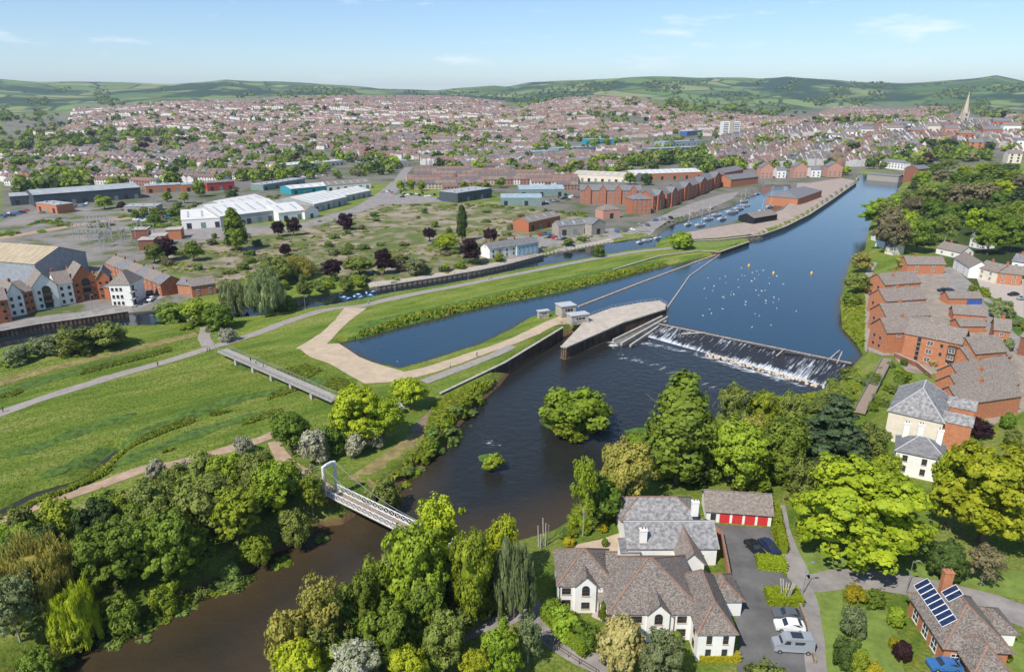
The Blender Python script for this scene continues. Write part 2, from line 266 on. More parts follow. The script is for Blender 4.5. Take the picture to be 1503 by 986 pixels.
# ---------------- water ----------------
def water_sheet(name,poly,z,grow,m,keep=None):
    s=sdf(poly,GX,GY); ok=s>-grow
    if keep is not None: ok&=keep
    sel=ok[GQ].all(1)&(np.hypot(GX,GY)[GQ].max(1)<1500); q=GQ[sel]; u,inv=np.unique(q,return_inverse=True)
    v=np.stack([GX[u],GY[u],np.full(len(u),z)],1); me=npmesh(name,v,inv.reshape(-1,4),[m],smooth=True); fattr(me,'edge',s[u]+(26*sstep(112,165,GY[u]+.35*GX[u]) if 'below' in name else 0)); return struct(link(name,me))
def water_mat(name,deep,shal,w,rip,rs,shscale):
    m=bpy.data.materials.new(name); m.use_nodes=True; tt=m.node_tree; bb=tt.nodes['Principled BSDF']; bb.inputs['IOR'].default_value=1.333; bb.inputs['Roughness'].default_value=.06; bb.inputs['Specular IOR Level'].default_value=.5
    c=tt.nodes.new('ShaderNodeTexCoord'); a=tt.nodes.new('ShaderNodeAttribute'); a.attribute_name='edge'
    n=tt.nodes.new('ShaderNodeTexNoise'); n.inputs['Scale'].default_value=shscale; n.inputs['Detail'].default_value=5; mpp=tt.nodes.new('ShaderNodeMapping'); mpp.vector_type='TEXTURE'; mpp.inputs['Rotation'].default_value=(0,0,math.radians(48)); mpp.inputs['Scale'].default_value=(3,1,1); tt.links.new(c.outputs['Object'],mpp.inputs[0]); tt.links.new(mpp.outputs[0],n.inputs['Vector'])
    ad=tt.nodes.new('ShaderNodeMath'); ad.operation='MULTIPLY_ADD'; ad.inputs[1].default_value=-w*1.1; tt.links.new(n.outputs['Fac'],ad.inputs[0]); tt.links.new(a.outputs['Fac'],ad.inputs[2])
    mr=tt.nodes.new('ShaderNodeMapRange'); mr.inputs[1].default_value=-w*.35; mr.inputs[2].default_value=w*.6; tt.links.new(ad.outputs[0],mr.inputs[0])
    mxx=tt.nodes.new('ShaderNodeMixRGB'); mxx.inputs[1].default_value=(*shal,1); mxx.inputs[2].default_value=(*deep,1); tt.links.new(mr.outputs[0],mxx.inputs[0]); tt.links.new(mxx.outputs[0],bb.inputs['Base Color'])
    n2=tt.nodes.new('ShaderNodeTexNoise'); n2.inputs['Scale'].default_value=rs; n2.inputs['Detail'].default_value=5; n2.inputs['Roughness'].default_value=.6; tt.links.new(c.outputs['Object'],n2.inputs['Vector'])
    bu=tt.nodes.new('ShaderNodeBump'); bu.inputs['Strength'].default_value=rip; bu.inputs['Distance'].default_value=.3; tt.links.new(n2.outputs['Fac'],bu.inputs['Height']); tt.links.new(bu.outputs[0],bb.inputs['Normal']); MATS[name]=m; return m
WL=water_mat('river_water_brown',(.018,.019,.017),(.052,.036,.018),17,.85,.45,.05)
WU=water_mat('river_water_calm',(.020,.050,.082),(.045,.035,.02),3.0,.22,.6,.05)
WC=water_mat('canal_water',(.012,.018,.022),(.03,.025,.012),1.5,.10,.4,.08)
water_sheet('river_below_weir',LOW,0.0,4,WL); water_sheet('river_above_weir',UP,2.0,2.2,WU); water_sheet('canal_water',CANAL,2.6,1.6,WC)
# stream in the meadow
def ribbon_pts(line,step):
    line=np.asarray(line,float); out=[line[0]]
    n=len(line); ext=np.vstack([2*line[0]-line[1],line,2*line[-1]-line[-2]])
    for i in range(1,n):
        p0,p1,p2,p3=ext[i-1],ext[i],ext[i+1],ext[i+2]; k=max(1,int(np.hypot(*(p2-p1))/step))
        for j in range(1,k+1):
            u=j/k; out.append(.5*((2*p1)+(-p0+p2)*u+(2*p0-5*p1+4*p2-p3)*u*u+(-p0+3*p1-3*p2+p3)*u**3))
    return np.array(out)
def ribbon(name,pxs,width,m,off=.07,z=0.0,flat=None,cross=5,step=1.6,world=False):
    """a strip draped on the ground along points given in the photograph"""
    c=ribbon_pts(np.asarray(pxs,float) if world else np.array([G(*p)[:2] for p in pxs]),step); tg=np.gradient(c,axis=0); tg/=np.linalg.norm(tg,axis=1)[:,None]+1e-9; nm=np.stack([-tg[:,1],tg[:,0]],1)
    w=np.interp(np.linspace(0,1,len(c)),np.linspace(0,1,len(np.atleast_1d(width))),np.atleast_1d(width)) if np.ndim(width) else np.full(len(c),width)
    s=np.linspace(-.5,.5,cross); V=(c[:,None,:]+nm[:,None,:]*s[None,:,None]*w[:,None,None]).reshape(-1,2); V=V+((vnoise(V[:,0],V[:,1],3.1,9)-.5)*.5)[:,None]*np.repeat(nm,cross,0)*(np.abs(np.tile(s,len(c)))>.4)[:,None]
    zz=(np.full(len(V),flat) if flat is not None else h(V[:,0],V[:,1])+off); i=np.arange((len(c)-1)*(cross-1)); a=(i//(cross-1))*cross+i%(cross-1)
    return struct(link(name,npmesh(name,np.column_stack([V,zz]),np.stack([a,a+1,a+cross+1,a+cross],1),[m],smooth=True)))
def patch(name,pxs,m,off=.06,grid=2.5,world=False,flat=None):
    """a sheet draped on the ground inside an outline given in the photograph"""
    poly=np.asarray(pxs,float) if world else np.array([G(*p)[:2] for p in pxs]); e=[]
    for i in range(len(poly)):
        a,b_=poly[i],poly[(i+1)%len(poly)]; k=max(1,int(np.hypot(*(b_-a))/grid)); e+=[a+(b_-a)*j/k for j in range(k)]
    e=np.array(e); lo,hi=poly.min(0),poly.max(0); gx,gy=np.meshgrid(np.arange(lo[0],hi[0],grid),np.arange(lo[1],hi[1],grid)); gx,gy=gx.ravel(),gy.ravel(); k=sdf(poly,gx,gy)>grid*.45; n=len(e)
    pts=[Vector(p) for p in e]+[Vector(p) for p in np.stack([gx[k],gy[k]],1)]
    r=delaunay_2d_cdt(pts,[(i,(i+1)%n) for i in range(n)],[list(range(n))],1,1e-4); V=np.array([tuple(p) for p in r[0]]); z=h(V[:,0],V[:,1])+off if flat is None else np.full(len(V),flat)
    mb=MB(); mb.v=[(float(a),float(b_),float(c_)) for (a,b_),c_ in zip(V,z)]; mb.f=[tuple(f) for f in r[2]]; mb.m=[0]*len(mb.f)
    o=mb.obj(name,[m])
    if o.data.polygons and sum(p.normal.z for p in o.data.polygons)<0: o.data.flip_normals()
    return struct(o)
TAR=mat('path_tarmac',(.30,.265,.235),.9,.12,.6,bump=.15,bscale=6); SAND=mat('sandy_gravel',(.46,.36,.25),.95,.12,.35,bump=.2,bscale=5); DIRT=mat('trodden_earth',(.40,.28,.19),.95,.2,.4)
ASPH=mat('car_park_asphalt',(.13,.125,.12),.9,.22,.25,bump=.1,bscale=9); ASPL=mat('worn_asphalt',(.27,.245,.225),.9,.18,.3,bump=.1,bscale=9); PAVE=mat('pale_paving',(.42,.36,.30),.9,.12,.8); LAWN=mat('mown_lawn',(.16,.22,.04),.95,.22,.5,bump=.3,bscale=7); LAWND=mat('shaggy_verge',(.10,.19,.022),.95,.3,.7,bump=.6,bscale=5)
DRY=mat('dry_grass',(.26,.21,.08),.95,.3,.5,bump=.4,bscale=4); RGRASS=mat('rank_grass',(.085,.16,.02),.95,.35,.45,bump=.6,bscale=3)
ribbon('cycle_path',[(-60,628),(0,607),(100,573),(200,543),(300,513),(372,491),(446,464),(490,453),(530,449),(573,439),(649,424),(740,406),(841,386),(917,372),(968,366),(1019,360),(1060,358)],[4.2,4.2,4.2,4.6,4.2,4,4,4],TAR)
ribbon('shore_path',[(522,452),(500,473),(478,493),(452,513)],[9,6,6,9],SAND,.09)
patch('gravel_shore',[(440,512),(470,506),(497,504),(527,524),(547,532),(588,544),(600,549),(583,560),(535,563),(508,548),(484,534),(455,524)],SAND,.08)
ribbon('sluice_path',[(586,553),(623,545),(664,532),(700,519),(745,504),(798,480),(836,464)],[6,5,4.5,4.5,5,5,5],SAND,.10)
ribbon('lower_sluice_path',[(622,561),(661,546),(700,531),(730,519),(752,508)],3.6,TAR,.12)
ribbon('spur_path',[(306,508),(300,495),(303,480)],4,TAR,.1)
ribbon('red_earth_path',[(-30,774),(0,763),(84,732),(147,712),(210,689),(253,682),(330,661),(380,646),(410,634)],3.4,DIRT,.09)
ribbon('faint_track',[(60,772),(110,752),(152,735),(215,712)],2.0,DIRT,.08)
ribbon('bridge_approach',[(402,648),(412,668),(428,683),(450,698),(480,718)],3.2,DIRT,.12)
ribbon('mown_strip',[(-40,575),(60,545),(150,523),(240,502),(290,490)],5,DRY,.05)
SEDGE=mat('dark_sedge',(.085,.15,.022),.95,.4,.6,bump=.8,bscale=2.5)
ribbon('rough_strip',[(-40,590),(60,560),(150,535),(250,510)],[5,7,6,8,5,2],SEDGE,.06)
for k,l in enumerate(([(175,650),(240,622),(300,602),(372,580)],[(0,672),(60,655),(120,632),(200,606)],[(150,690),(250,650),(330,622),(410,600)],[(340,535),(400,545),(450,556),(500,566)],[(60,700),(130,672),(172,650)],[(200,640),(270,612),(350,586),(450,566)])): ribbon('rough_strip',l,[1,5,2.5,6,3,5,1],SEDGE,.06)
ribbon('stream_water',STREAM,[3.6,3.6,3.2,2.2,1.2],WC,flat=2.05,world=True)
patch('bank_grass_slope',[(505,500),(547,488),(588,476),(672,455),(745,439),(816,426),(892,408),(968,387),(985,381),(900,392),(800,414),(700,436),(600,458),(545,470),(515,485)],RGRASS,.04)
patch('dry_bank_terrace',[(508,702),(560,668),(610,632),(650,598),(672,602),(645,636),(600,668),(545,712)],DRY,.05)
patch('block_paved_terrace',[(601,634),(648,584),(677,588),(640,640)],mat('brick_paving',(.24,.17,.13),.95,.3,1.5),.12)
def mound(name,px,py,rx,ry,top):
    p=P(px,py,0); rng=random.Random(px); V=[(0,0,top)]; F=[]; n=20
    for k,(s,z) in enumerate(((.45,top*.9),(.8,top*.5),(1.0,0),(1.25,-.9))):
        for i in range(n): q=s*(1+rng.uniform(-.12,.12)); V.append((math.cos(6.2832*i/n)*rx*q,math.sin(6.2832*i/n)*ry*q,z))
    for i in range(n): F.append((0,1+i,1+(i+1)%n))
    for k in range(3):
        for i in range(n): a_=1+k*n+i; c_=1+k*n+(i+1)%n; F.append((a_,a_+n,c_+n,c_))
    m=MB(); m.v=V; m.f=F; m.m=[0]*len(F); return struct(m.obj(name,[RGRASS],None,p))
mound('island',843,615,8.5,8,.6); mound('islet',718,672,2.6,2,.3); mound('reed_bank',945,634,5,2.5,.35)
# right bank
patch('front_paving',[(872,893),(908,897),(915,925),(890,915),(868,905)],PAVE,.06)
CARP=[(1036,768),(1130,775),(1137,800),(1105,818),(1145,838),(1170,860),(1190,900),(1200,960),(1205,1010),(1080,1010),(1085,940),(1074,880),(1062,800)]
patch('car_park',CARP,ASPH,.05); ribbon('drive_lane',[(1140,740),(1146,770),(1156,800),(1170,835),(1182,856),(1240,850),(1330,858),(1430,880),(1530,912)],[3,3.2,3.4,4.2,5,5.5,6,6],ASPL,.08)
ribbon('garden_lane',[(1176,852),(1185,880),(1192,930),(1200,1000)],3.0,ASPL,.09)
ribbon('riverside_lane',[(770,880),(800,925),(840,955),(890,980),(930,1010)],4.0,ASPL,.08); ribbon('riverside_lane_spur',[(640,950),(690,925),(730,915),(765,895)],3.2,ASPL,.07)
patch('gravel_court',[(840,800),(880,792),(915,780),(935,768),(1030,760),(1040,775),(935,776),(912,835),(880,836)],SAND,.05)
for pl in ([(1190,868),(1236,862),(1240,985),(1215,1000),(1205,930)],[(1240,895),(1300,888),(1318,935),(1330,1000),(1250,1000)],[(1160,790),(1210,815),(1340,830),(1503,838),(1503,880),(1420,868),(1300,850),(1185,846)],[(940,748),(1000,725),(1025,738),(1018,752),(950,760)],[(1440,930),(1503,945),(1503,1000),(1450,1000)]): patch('lawn',pl,LAWN,.045)
ribbon('riverside_walk',[(1283,385),(1276,400),(1274,421),(1275,460),(1277,500),(1284,513),(1303,522)],[2.6,3,3.4,3.4,3.8],TAR,.12)
patch('riverside_meadow',[(1240,432),(1266,424),(1268,515),(1256,498),(1238,478)],LAWND,.05); patch('estate_lawn',[(1284,455),(1300,455),(1302,508),(1290,500)],LAWN,.05)
patch('estate_road',[(1380,395),(1400,393),(1425,415),(1470,455),(1490,490),(1503,500),(1503,530),(1470,500),(1440,470),(1400,430)],ASPL,.07)
patch('estate_court',[(1430,400),(1503,410),(1503,470),(1470,445),(1440,425)],PAVE,.06); patch('estate_garden',[(1340,548),(1405,548),(1410,580),(1360,578)],LAWN,.06)
patch('estate_ground',[(1300,400),(1395,392),(1440,470),(1500,505),(1510,600),(1420,640),(1400,560),(1330,545),(1305,515)],mat('estate_paving',(.30,.25,.20),.9,.2,.35),.035)
patch('hedge_bank_ground',[(1440,440),(1510,470),(1510,500),(1490,490)],RGRASS,.08)
# quay, canal side and spit
patch('quay_road',[(905,350),(960,322),(1010,300),(1060,285),(1085,282),(1075,292),(1030,312),(980,325),(955,345)],ASPL,.1,5)
patch('quay_apron',[(985,347),(1004,343),(1060,333),(1120,322),(1150,308),(1167,290),(1170,270),(1235,262),(1256,266),(1240,277),(1187,313),(1150,331),(1118,343),(1060,350),(1010,353)],mat('quay_setts',(.36,.285,.235),.9,.15,.4),.45,5)
patch('spit_lawn',[(1000,362),(1030,352),(1060,350),(1090,352),(1080,358),(1050,364)],LAWN,.08,3)
ribbon('canal_side_road',[(-60,500),(0,482),(60,469),(120,462),(190,452),(230,437),(250,425)],[4,4,5,6],ASPL,.1)
ribbon('canal_towpath',[(540,418),(600,410),(649,402),(707,392),(760,381),(830,366),(900,352)],[3,4,4,5],PAVE,.1)
patch('yard',[(735,350),(900,335),(915,348),(880,356),(800,372),(745,386)],ASPL,.08,4)
patch('warehouse_yard',[(180,345),(270,330),(330,335),(420,335),(520,305),(560,280),(590,255),(600,258),(570,285),(640,290),(720,292),(560,302),(470,330),(300,352)],ASPL,.1,6)
ribbon('long_street',[(560,300),(578,278),(590,258),(600,246)],10,ASPL,.15,step=5)
ribbon('railway_track_bed',[(-60,360),(30,345),(100,333),(160,324),(210,318)],9,DIRT,.1,step=5)
# ---------------- trees: prototypes of unit height ----------------
BARK=mat('bark',(.16,.12,.085),.95,.35,6); BARKP=mat('pale_bark',(.45,.41,.35),.9,.25,8)
LM={k:leafmat('foliage_'+k,*(tuple(min(.8,x*(1.0 if k in('cream','white','yellow','copper','hedge') else 1.95)) for x in q) for q in (a,b_)),hv=.012 if k in ('gold','yellow','cream','hedge','brown','olive') else .045) for k,a,b_ in (
 ('lime',(.23,.27,.014),(.125,.175,.008)),('green',(.105,.155,.016),(.052,.088,.009)),('dark',(.050,.085,.016),(.024,.046,.010)),('olive',(.14,.165,.032),(.075,.095,.018)),
 ('gold',(.27,.24,.05),(.16,.155,.03)),('grey',(.15,.18,.075),(.08,.105,.04)),('copper',(.060,.022,.024),(.030,.011,.013)),('fresh',(.165,.22,.016),(.085,.13,.010)),('cream',(.62,.54,.22),(.45,.40,.13)),
 ('white',(.56,.54,.43),(.24,.27,.12)),('yellow',(.50,.42,.015),(.28,.27,.015)),('bush',(.12,.17,.035),(.06,.095,.018)),('brown',(.15,.13,.065),(.08,.07,.034)),('hedge',(.30,.36,.012),(.18,.25,.012)),('conifer',(.055,.085,.035),(.026,.045,.018)),('blade',(.17,.22,.03),(.11,.165,.02)))}
def quads(cent,nrm,size,rng,asp=1.0,down=None):
    n=len(cent); r=rng.normal(size=(n,3)); u=np.cross(nrm,r); u/=np.linalg.norm(u,axis=1)[:,None]+1e-9; w=np.cross(nrm,u)
    if down is not None: w=np.tile([0,0,-1.],(n,1))+rng.normal(size=(n,3))*.18; w/=np.linalg.norm(w,axis=1)[:,None]; u=np.cross(nrm,w); u/=np.linalg.norm(u,axis=1)[:,None]+1e-9
    s=(size*rng.uniform(.6,1.4,n))[:,None]; V=np.stack([cent-u*s-w*s*asp*.6,cent+u*s*.55-w*s*asp,cent+u*s*.9+w*s*asp*.7,cent-u*s*.5+w*s*asp],1)
    return V.reshape(-1,3)
def crown_mesh(name,seed,lobes,nclump,nleaf,leaf,clr,rough=.25,asp=1.0,down=None,core=.62,flatten=1.0):
    """lobes: (x,y,z,rx,ry,rz) ; leaves spread in clumps over and inside the lobes"""
    rng=np.random.default_rng(seed); V=[]; vol=np.array([l[3]*l[4]*l[5] for l in lobes])**.66; vol/=vol.sum()
    for l,sh in zip(lobes,vol):
        c=np.array(l[:3]); r=np.array(l[3:]); k=max(6,int(nclump*sh)); d=rng.normal(size=(k,3)); d/=np.linalg.norm(d,axis=1)[:,None]; d[:,2]=np.where(d[:,2]<-.55,-d[:,2],d[:,2])
        rad=rng.uniform(.72,1.06,k)+rough*(rng.random(k)-.5); cc=c+d*r*rad[:,None]
        cs=clr*rng.uniform(.6,1.35,k); n=nleaf
        e=rng.normal(size=(k,n,3)); e/=np.linalg.norm(e,axis=2)[:,:,None]; e*=rng.uniform(.35,1,(k,n,1))**.5
        pts=cc[:,None,:]+e*cs[:,None,None]*np.array([1,1,flatten]); nn=e*.7+(d/r)[:,None,:]/np.linalg.norm(d/r,axis=1)[:,None,None]*.75+rng.normal(size=(k,n,3))*.35; nn/=np.linalg.norm(nn,axis=2)[:,:,None]
        V.append(quads(pts.reshape(-1,3),nn.reshape(-1,3),leaf,rng,asp,down))
    V=np.vstack(V); Q=np.arange(len(V)).reshape(-1,4)
    if core:
        for l in lobes:
            bm=bmesh.new(); bmesh.ops.create_icosphere(bm,subdivisions=2,radius=1); cv=np.array([v.co[:] for v in bm.verts]); cf=np.array([[v.index for v in f.verts] for f in bm.faces]); bm.free()
            cv=cv*(1+.25*(rng.random((len(cv),1))-.5))*np.array(l[3:])*core+np.array(l[:3]); Q=np.vstack([Q,np.column_stack([cf,cf[:,2]])+len(V)]); V=np.vstack([V,cv])
    m=MB(); nq=len(Q); me=bpy.data.meshes.new(name); me.from_pydata([tuple(p) for p in V.astype(float)],[],[tuple(q) if q[2]!=q[3] else tuple(q[:3]) for q in Q]); me.materials.append(LM['green']); me.update(); return me
def trunk_mesh(name,seed,hgt,r,limbs,top,m):
    rng=random.Random(seed); b=MB(); p=Vector((0,0,-.03)); 
    for i in range(3): q=Vector((rng.uniform(-.012,.012)*(i+1),rng.uniform(-.012,.012)*(i+1),hgt*(i+1)/3)); b.tube(p,q,r*(1-.22*i),r*(1-.22*(i+1)),7,cap=False); p=q
    for i in range(limbs):
        a=2*math.pi*i/limbs+rng.uniform(-.3,.3); s=rng.uniform(.5,1.0)*hgt; l=rng.uniform(.18,.3); q=Vector((math.cos(a)*l*.6,math.sin(a)*l*.6,s+l*.9)); b.tube((0,0,s*.95),q,r*.5,r*.22,5,cap=False); q2=q+Vector((math.cos(a+.4)*l*.5,math.sin(a+.4)*l*.5,l*.5)); b.tube(q,q2,r*.22,r*.06,4,cap=False)
    b.tube(p,(0,0,top),r*.34,r*.05,5,cap=False); return b.mesh(name,[m])
def lobes_round(seed,n,rx,z0,z1):
    rng=random.Random(seed); L=[(0,0,(z0+z1)/2,rx*.72,rx*.72,(z1-z0)*.44)]
    for i in range(n):
        a=2.4*i+rng.uniform(-.4,.4); t=rng.random(); zz=z0+(z1-z0)*(.18+.66*t); rr_=rx*(.62-.35*abs(t-.4))*rng.uniform(.75,1.1); s=rx*rng.uniform(.30,.46); L.append((math.cos(a)*rr_,math.sin(a)*rr_,zz,s,s,s*rng.uniform(.7,.95)))
    return L
PROT={}
def proto(kind,variants):
    PROT[kind]=variants
def mk(kind,i,lobes,nc,nl,leaf,clr,trunk,**kw): return (crown_mesh(f'crown_{kind}{i}',hash(kind)%1000+i if False else sum(map(ord,kind))*7+i,lobes,nc,nl,leaf,clr,**kw),trunk)
tr_b=[trunk_mesh('trunk_broad',i,.34,.030,5,.8,BARK) for i in range(2)]; tr_s=trunk_mesh('trunk_shrub',5,.22,.028,6,.5,BARK); tr_c=trunk_mesh('trunk_tall',6,.5,.020,3,.95,BARK); tr_p=trunk_mesh('trunk_birch',9,.5,.016,4,.9,BARKP)
proto('broad',[mk('broad',i,lobes_round(i*5+1,13,.46,.16,1.0),200,66,.0155,.072,tr_b[i%2],rough=.35,core=.48) for i in range(4)])
proto('bumpy',[mk('bumpy',i,lobes_round(i*5+3,22,.50,.12,1.0),330,62,.0150,.066,tr_b[i%2],rough=.5,flatten=.6,core=.42) for i in range(3)])
proto('airy',[mk('airy',i,lobes_round(i*7+2,16,.40,.2,1.0),120,40,.014,.062,tr_p,rough=.6,core=.4) for i in range(2)])
proto('poplar',[mk('poplar',i,[(0,0,.5,.15,.15,.40),(0,0,.78,.09,.09,.21),(.03,0,.3,.16,.16,.25),(-.04,.03,.58,.13,.13,.24)],150,60,.014,.05,tr_c,rough=.3,flatten=1.7) for i in range(2)])
def con_lobes(seed):
    rng=random.Random(seed); L=[]
    for k in range(9):
        z=.14+.092*k; R=.32*(1-k/9.6)
        for j in range(max(3,7-k//2)): a=j*2*math.pi/max(3,7-k//2)+k*.7+rng.uniform(-.2,.2); L.append((math.cos(a)*R*.62,math.sin(a)*R*.62,z-.02*R,R*.52,R*.52,.042))
    return L+[(0,0,.5,.07,.07,.42)]
proto('conifer',[mk('conifer',i,con_lobes(i),260,34,.013,.045,tr_c,flatten=.45,core=.5) for i in range(2)])
def wil_lobes(seed):
    rng=random.Random(seed); return [(0,0,.62,.3,.3,.3)]+[(math.cos(a)*.3,math.sin(a)*.3,.45+rng.uniform(-.1,.2),.16,.16,.32) for a in [i*.9 for i in range(7)]]+[(math.cos(a)*.42,math.sin(a)*.42,.33+rng.uniform(-.1,.1),.1,.1,.25) for a in [i*.7 for i in range(9)]]
proto('willow',[mk('willow',i,wil_lobes(i),190,60,.0075,.075,tr_b[0],asp=5.5,down=1,flatten=1.5,rough=.4) for i in range(2)])
proto('shrub',[mk('shrub',i,lobes_round(i*3+8,9,.62,-.05,1.0),70,55,.030,.13,tr_s,rough=.35) for i in range(4)])
proto('ball',[mk('ball',i,[(0,0,.48,.5,.5,.5)],190,50,.024,.075,tr_s,rough=.12,core=.8) for i in range(1)])
proto('small',[mk('small',i,lobes_round(i*3+4,8,.46,.14,1.0),42,26,.040,.13,tr_b[0],rough=.3) for i in range(4)])
LEAFNAME=dict(lime='bright lime green',green='mid green',dark='dark green',olive='olive green',gold='yellow green',grey='grey green',copper='copper purple',fresh='fresh green',cream='cream flowering',white='white blossoming',yellow='yellow flowering',bush='dull green',brown='brownish',hedge='bright yellow green',conifer='dark needled',blade='green')
def plant_tree(name,label,cat,pos,hgt,wid,kind,leaf,group=None,rot=None,simple=False):
    vs=PROT[kind]; i=random.randrange(len(vs)); cm,tm=vs[i]; rz=random.uniform(0,6.28) if rot is None else rot
    nat={'broad':.98,'bumpy':1.06,'airy':.86,'poplar':.36,'conifer':.62,'willow':1.0,'shrub':1.3,'ball':1.05,'small':.98}[kind]; s=wid/nat
    t=thing(name,label,cat,pos,rz,group); t.scale=(s,s,hgt)
    c=link('crown',cm,t); c.material_slots[0].link='OBJECT'; c.material_slots[0].material=LM[leaf]
    if not simple: link('trunk',tm,t)
    return t
def tree_at(cx,cy,wpx,hgt,kind,leaf,label=None,group=None,name=None,cat='tree',f=.55,zg=None):
    """crown centre (cx,cy) and crown width in photograph pixels, height in metres"""
    p=G(cx,cy,hgt*f); z=H(p[0],p[1]) if zg is None else zg; w=wpx*depth_of((p[0],p[1],p[2]+hgt*f))/FPX
    nm=name or {'poplar':'poplar_tree','conifer':'conifer_tree','willow':'willow_tree','shrub':'shrub','ball':'clipped_bush'}.get(kind,'broadleaf_tree')
    return plant_tree(nm,label,cat,(p[0],p[1],z),hgt,w,kind,leaf,group)
T=tree_at
# --- named foreground trees, right bank ---
T(1265,755,205,17,'bumpy','lime','huge bright lime green tree spreading beside the garage drive')
T(1455,725,170,18,'bumpy','lime','lime green tree at the right edge behind the brick house with solar panels'); T(1400,715,70,15,'broad','lime','narrow lime green tree between the two biggest lime trees')
T(1000,625,92,24,'poplar','green','tall dark green ivy clad tree by the river opposite the island',name='ivy_clad_tree')
T(1085,668,110,15,'broad','fresh','fresh green tree right behind the red door garages'); T(1150,655,90,15,'broad','green','mid green tree behind the right end of the garages')
T(1040,655,70,13,'broad','green','mid green tree at the foot of the tall ivy clad tree'); T(1226,630,125,19,'conifer','conifer','big dark cedar with layered branches beside the white villa',name='cedar_tree')
T(1185,705,70,11,'airy','olive','half bare olive tree between the cedar and the garage drive'); T(1075,600,58,13,'airy','olive','olive green tree on the bank behind the ivy clad tree'); T(1118,605,55,11,'broad','fresh','small fresh green tree by the water below the weir')
T(1165,600,50,10,'airy','olive','thin olive tree on the bank nearest the weir foot'); T(1100,640,60,12,'broad','gold','golden leaved tree above the garages near the river')
T(920,690,84,14,'broad','gold','yellow green tree at the water edge left of the lawn'); T(858,725,48,16,'airy','fresh','slim pale birch like tree by the river left of the lawn'); T(885,735,62,9,'small','green','low mid green tree between the slim tree and the lawn')
T(610,835,105,17,'bumpy','fresh','broad bright green tree at the near end of the suspension bridge'); T(645,785,85,15,'airy','lime','pale lime tree covering the near end of the suspension bridge'); T(690,845,75,16,'broad','fresh','fresh green tree right of the broad bright bridge tree')
T(755,845,62,14,'willow','grey','grey green weeping tree beside the white house',name='weeping_tree'); T(738,808,62,13,'broad','lime','lime tree on the river bank left of the bare white posts')
T(470,900,80,14,'airy','gold','yellow willow leaning over the brown river at the bottom',name='golden_willow_tree'); T(425,945,70,11,'shrub','gold','low golden willow bush at the bottom river edge',name='golden_willow_tree'); T(440,975,80,9,'broad','lime','lime green tree cut by the bottom edge beside the river')
T(535,880,60,12,'broad','green','mid green tree right of the golden willow'); T(565,935,85,10,'broad','green','mid green tree in the bottom wood left of the lane'); T(520,985,95,7,'broad','white','white blossoming tree at the bottom edge'); T(650,945,75,9,'broad','olive','olive tree above the bottom edge left of the lane'); T(625,890,70,11,'broad','green','green tree under the broad bright bridge tree'); T(600,985,70,8,'broad','lime','lime tree at the bottom edge beside the dark tree'); T(735,955,72,8,'broad','fresh','fresh green tree inside the lane bend at the bottom'); T(775,935,50,8,'airy','grey','grey leaved small tree beside the lane'); T(700,985,60,6,'broad','lime','lime shrub tree at the bottom edge of the lane bend')
T(912,945,66,8,'ball','cream','round cream flowering tree in front of the white house',name='cream_flowering_tree',f=.5); T(970,970,78,8,'broad','grey','grey green tree right of the cream flowering tree')
T(1390,822,52,7,'ball','dark','clipped dark round yew on the park grass',name='clipped_yew',f=.5); T(1447,830,60,7,'airy','brown','bare brown shrub tree beside the clipped yew'); 
# --- island and river ---
T(843,584,118,11.5,'shrub','fresh','big green willow on the river island',name='island_willow_tree',zg=.4); T(815,588,50,6,'shrub','fresh','low willow on the left of the island',name='island_willow_tree',zg=.3); T(880,585,40,5,'shrub','green','low willow on the right tip of the island',name='island_willow_tree',zg=.2); T(840,612,60,5,'shrub','fresh','low willow on the near side of the island',name='island_willow_tree',zg=.2)
T(722,660,38,3.6,'shrub','fresh','small green bush on a tiny shingle islet',name='islet_bush',cat='bush',zg=.1); T(940,626,52,3,'shrub','fresh','low reed clump jutting into the river by the ivy clad tree',name='reed_clump',cat='bush',zg=0)
# --- by the flood channel ---
T(522,610,88,14,'bumpy','lime','large lime tree at the end of the flood footbridge'); T(560,615,70,11,'broad','lime','lime tree right of the large footbridge lime'); T(600,575,60,9,'broad','lime','round lime tree on the grass beside the lower sluice path'); T(425,633,66,11,'broad','green','dark edged green tree beside the red earth path'); T(462,655,50,8,'shrub','white','white blossoming hawthorn by the suspension bridge path',name='hawthorn_bush'); T(520,650,40,6,'shrub','white','white blossoming hawthorn under the large footbridge lime',name='hawthorn_bush'); T(550,640,36,6,'shrub','white','smaller white hawthorn right of the footbridge lime',name='hawthorn_bush'); T(490,640,50,8,'shrub','green','green bush between the two white hawthorns',name='bush',cat='bush'); T(555,700,66,9,'shrub','olive','rounded olive willow on the bank above the suspension bridge',name='bank_willow'); T(332,490,30,4.5,'shrub','white','white blossoming bush at the path junction',name='hawthorn_bush',cat='bush'); T(355,652,32,4.5,'shrub','white','white blossoming bush at the end of the red earth path',name='hawthorn_bush',cat='bush'); T(226,690,34,4.5,'shrub','white','left white blossoming bush along the red earth path',name='hawthorn_bush',cat='bush'); T(268,690,26,4,'shrub','white','right white blossoming bush along the red earth path',name='hawthorn_bush',cat='bush')
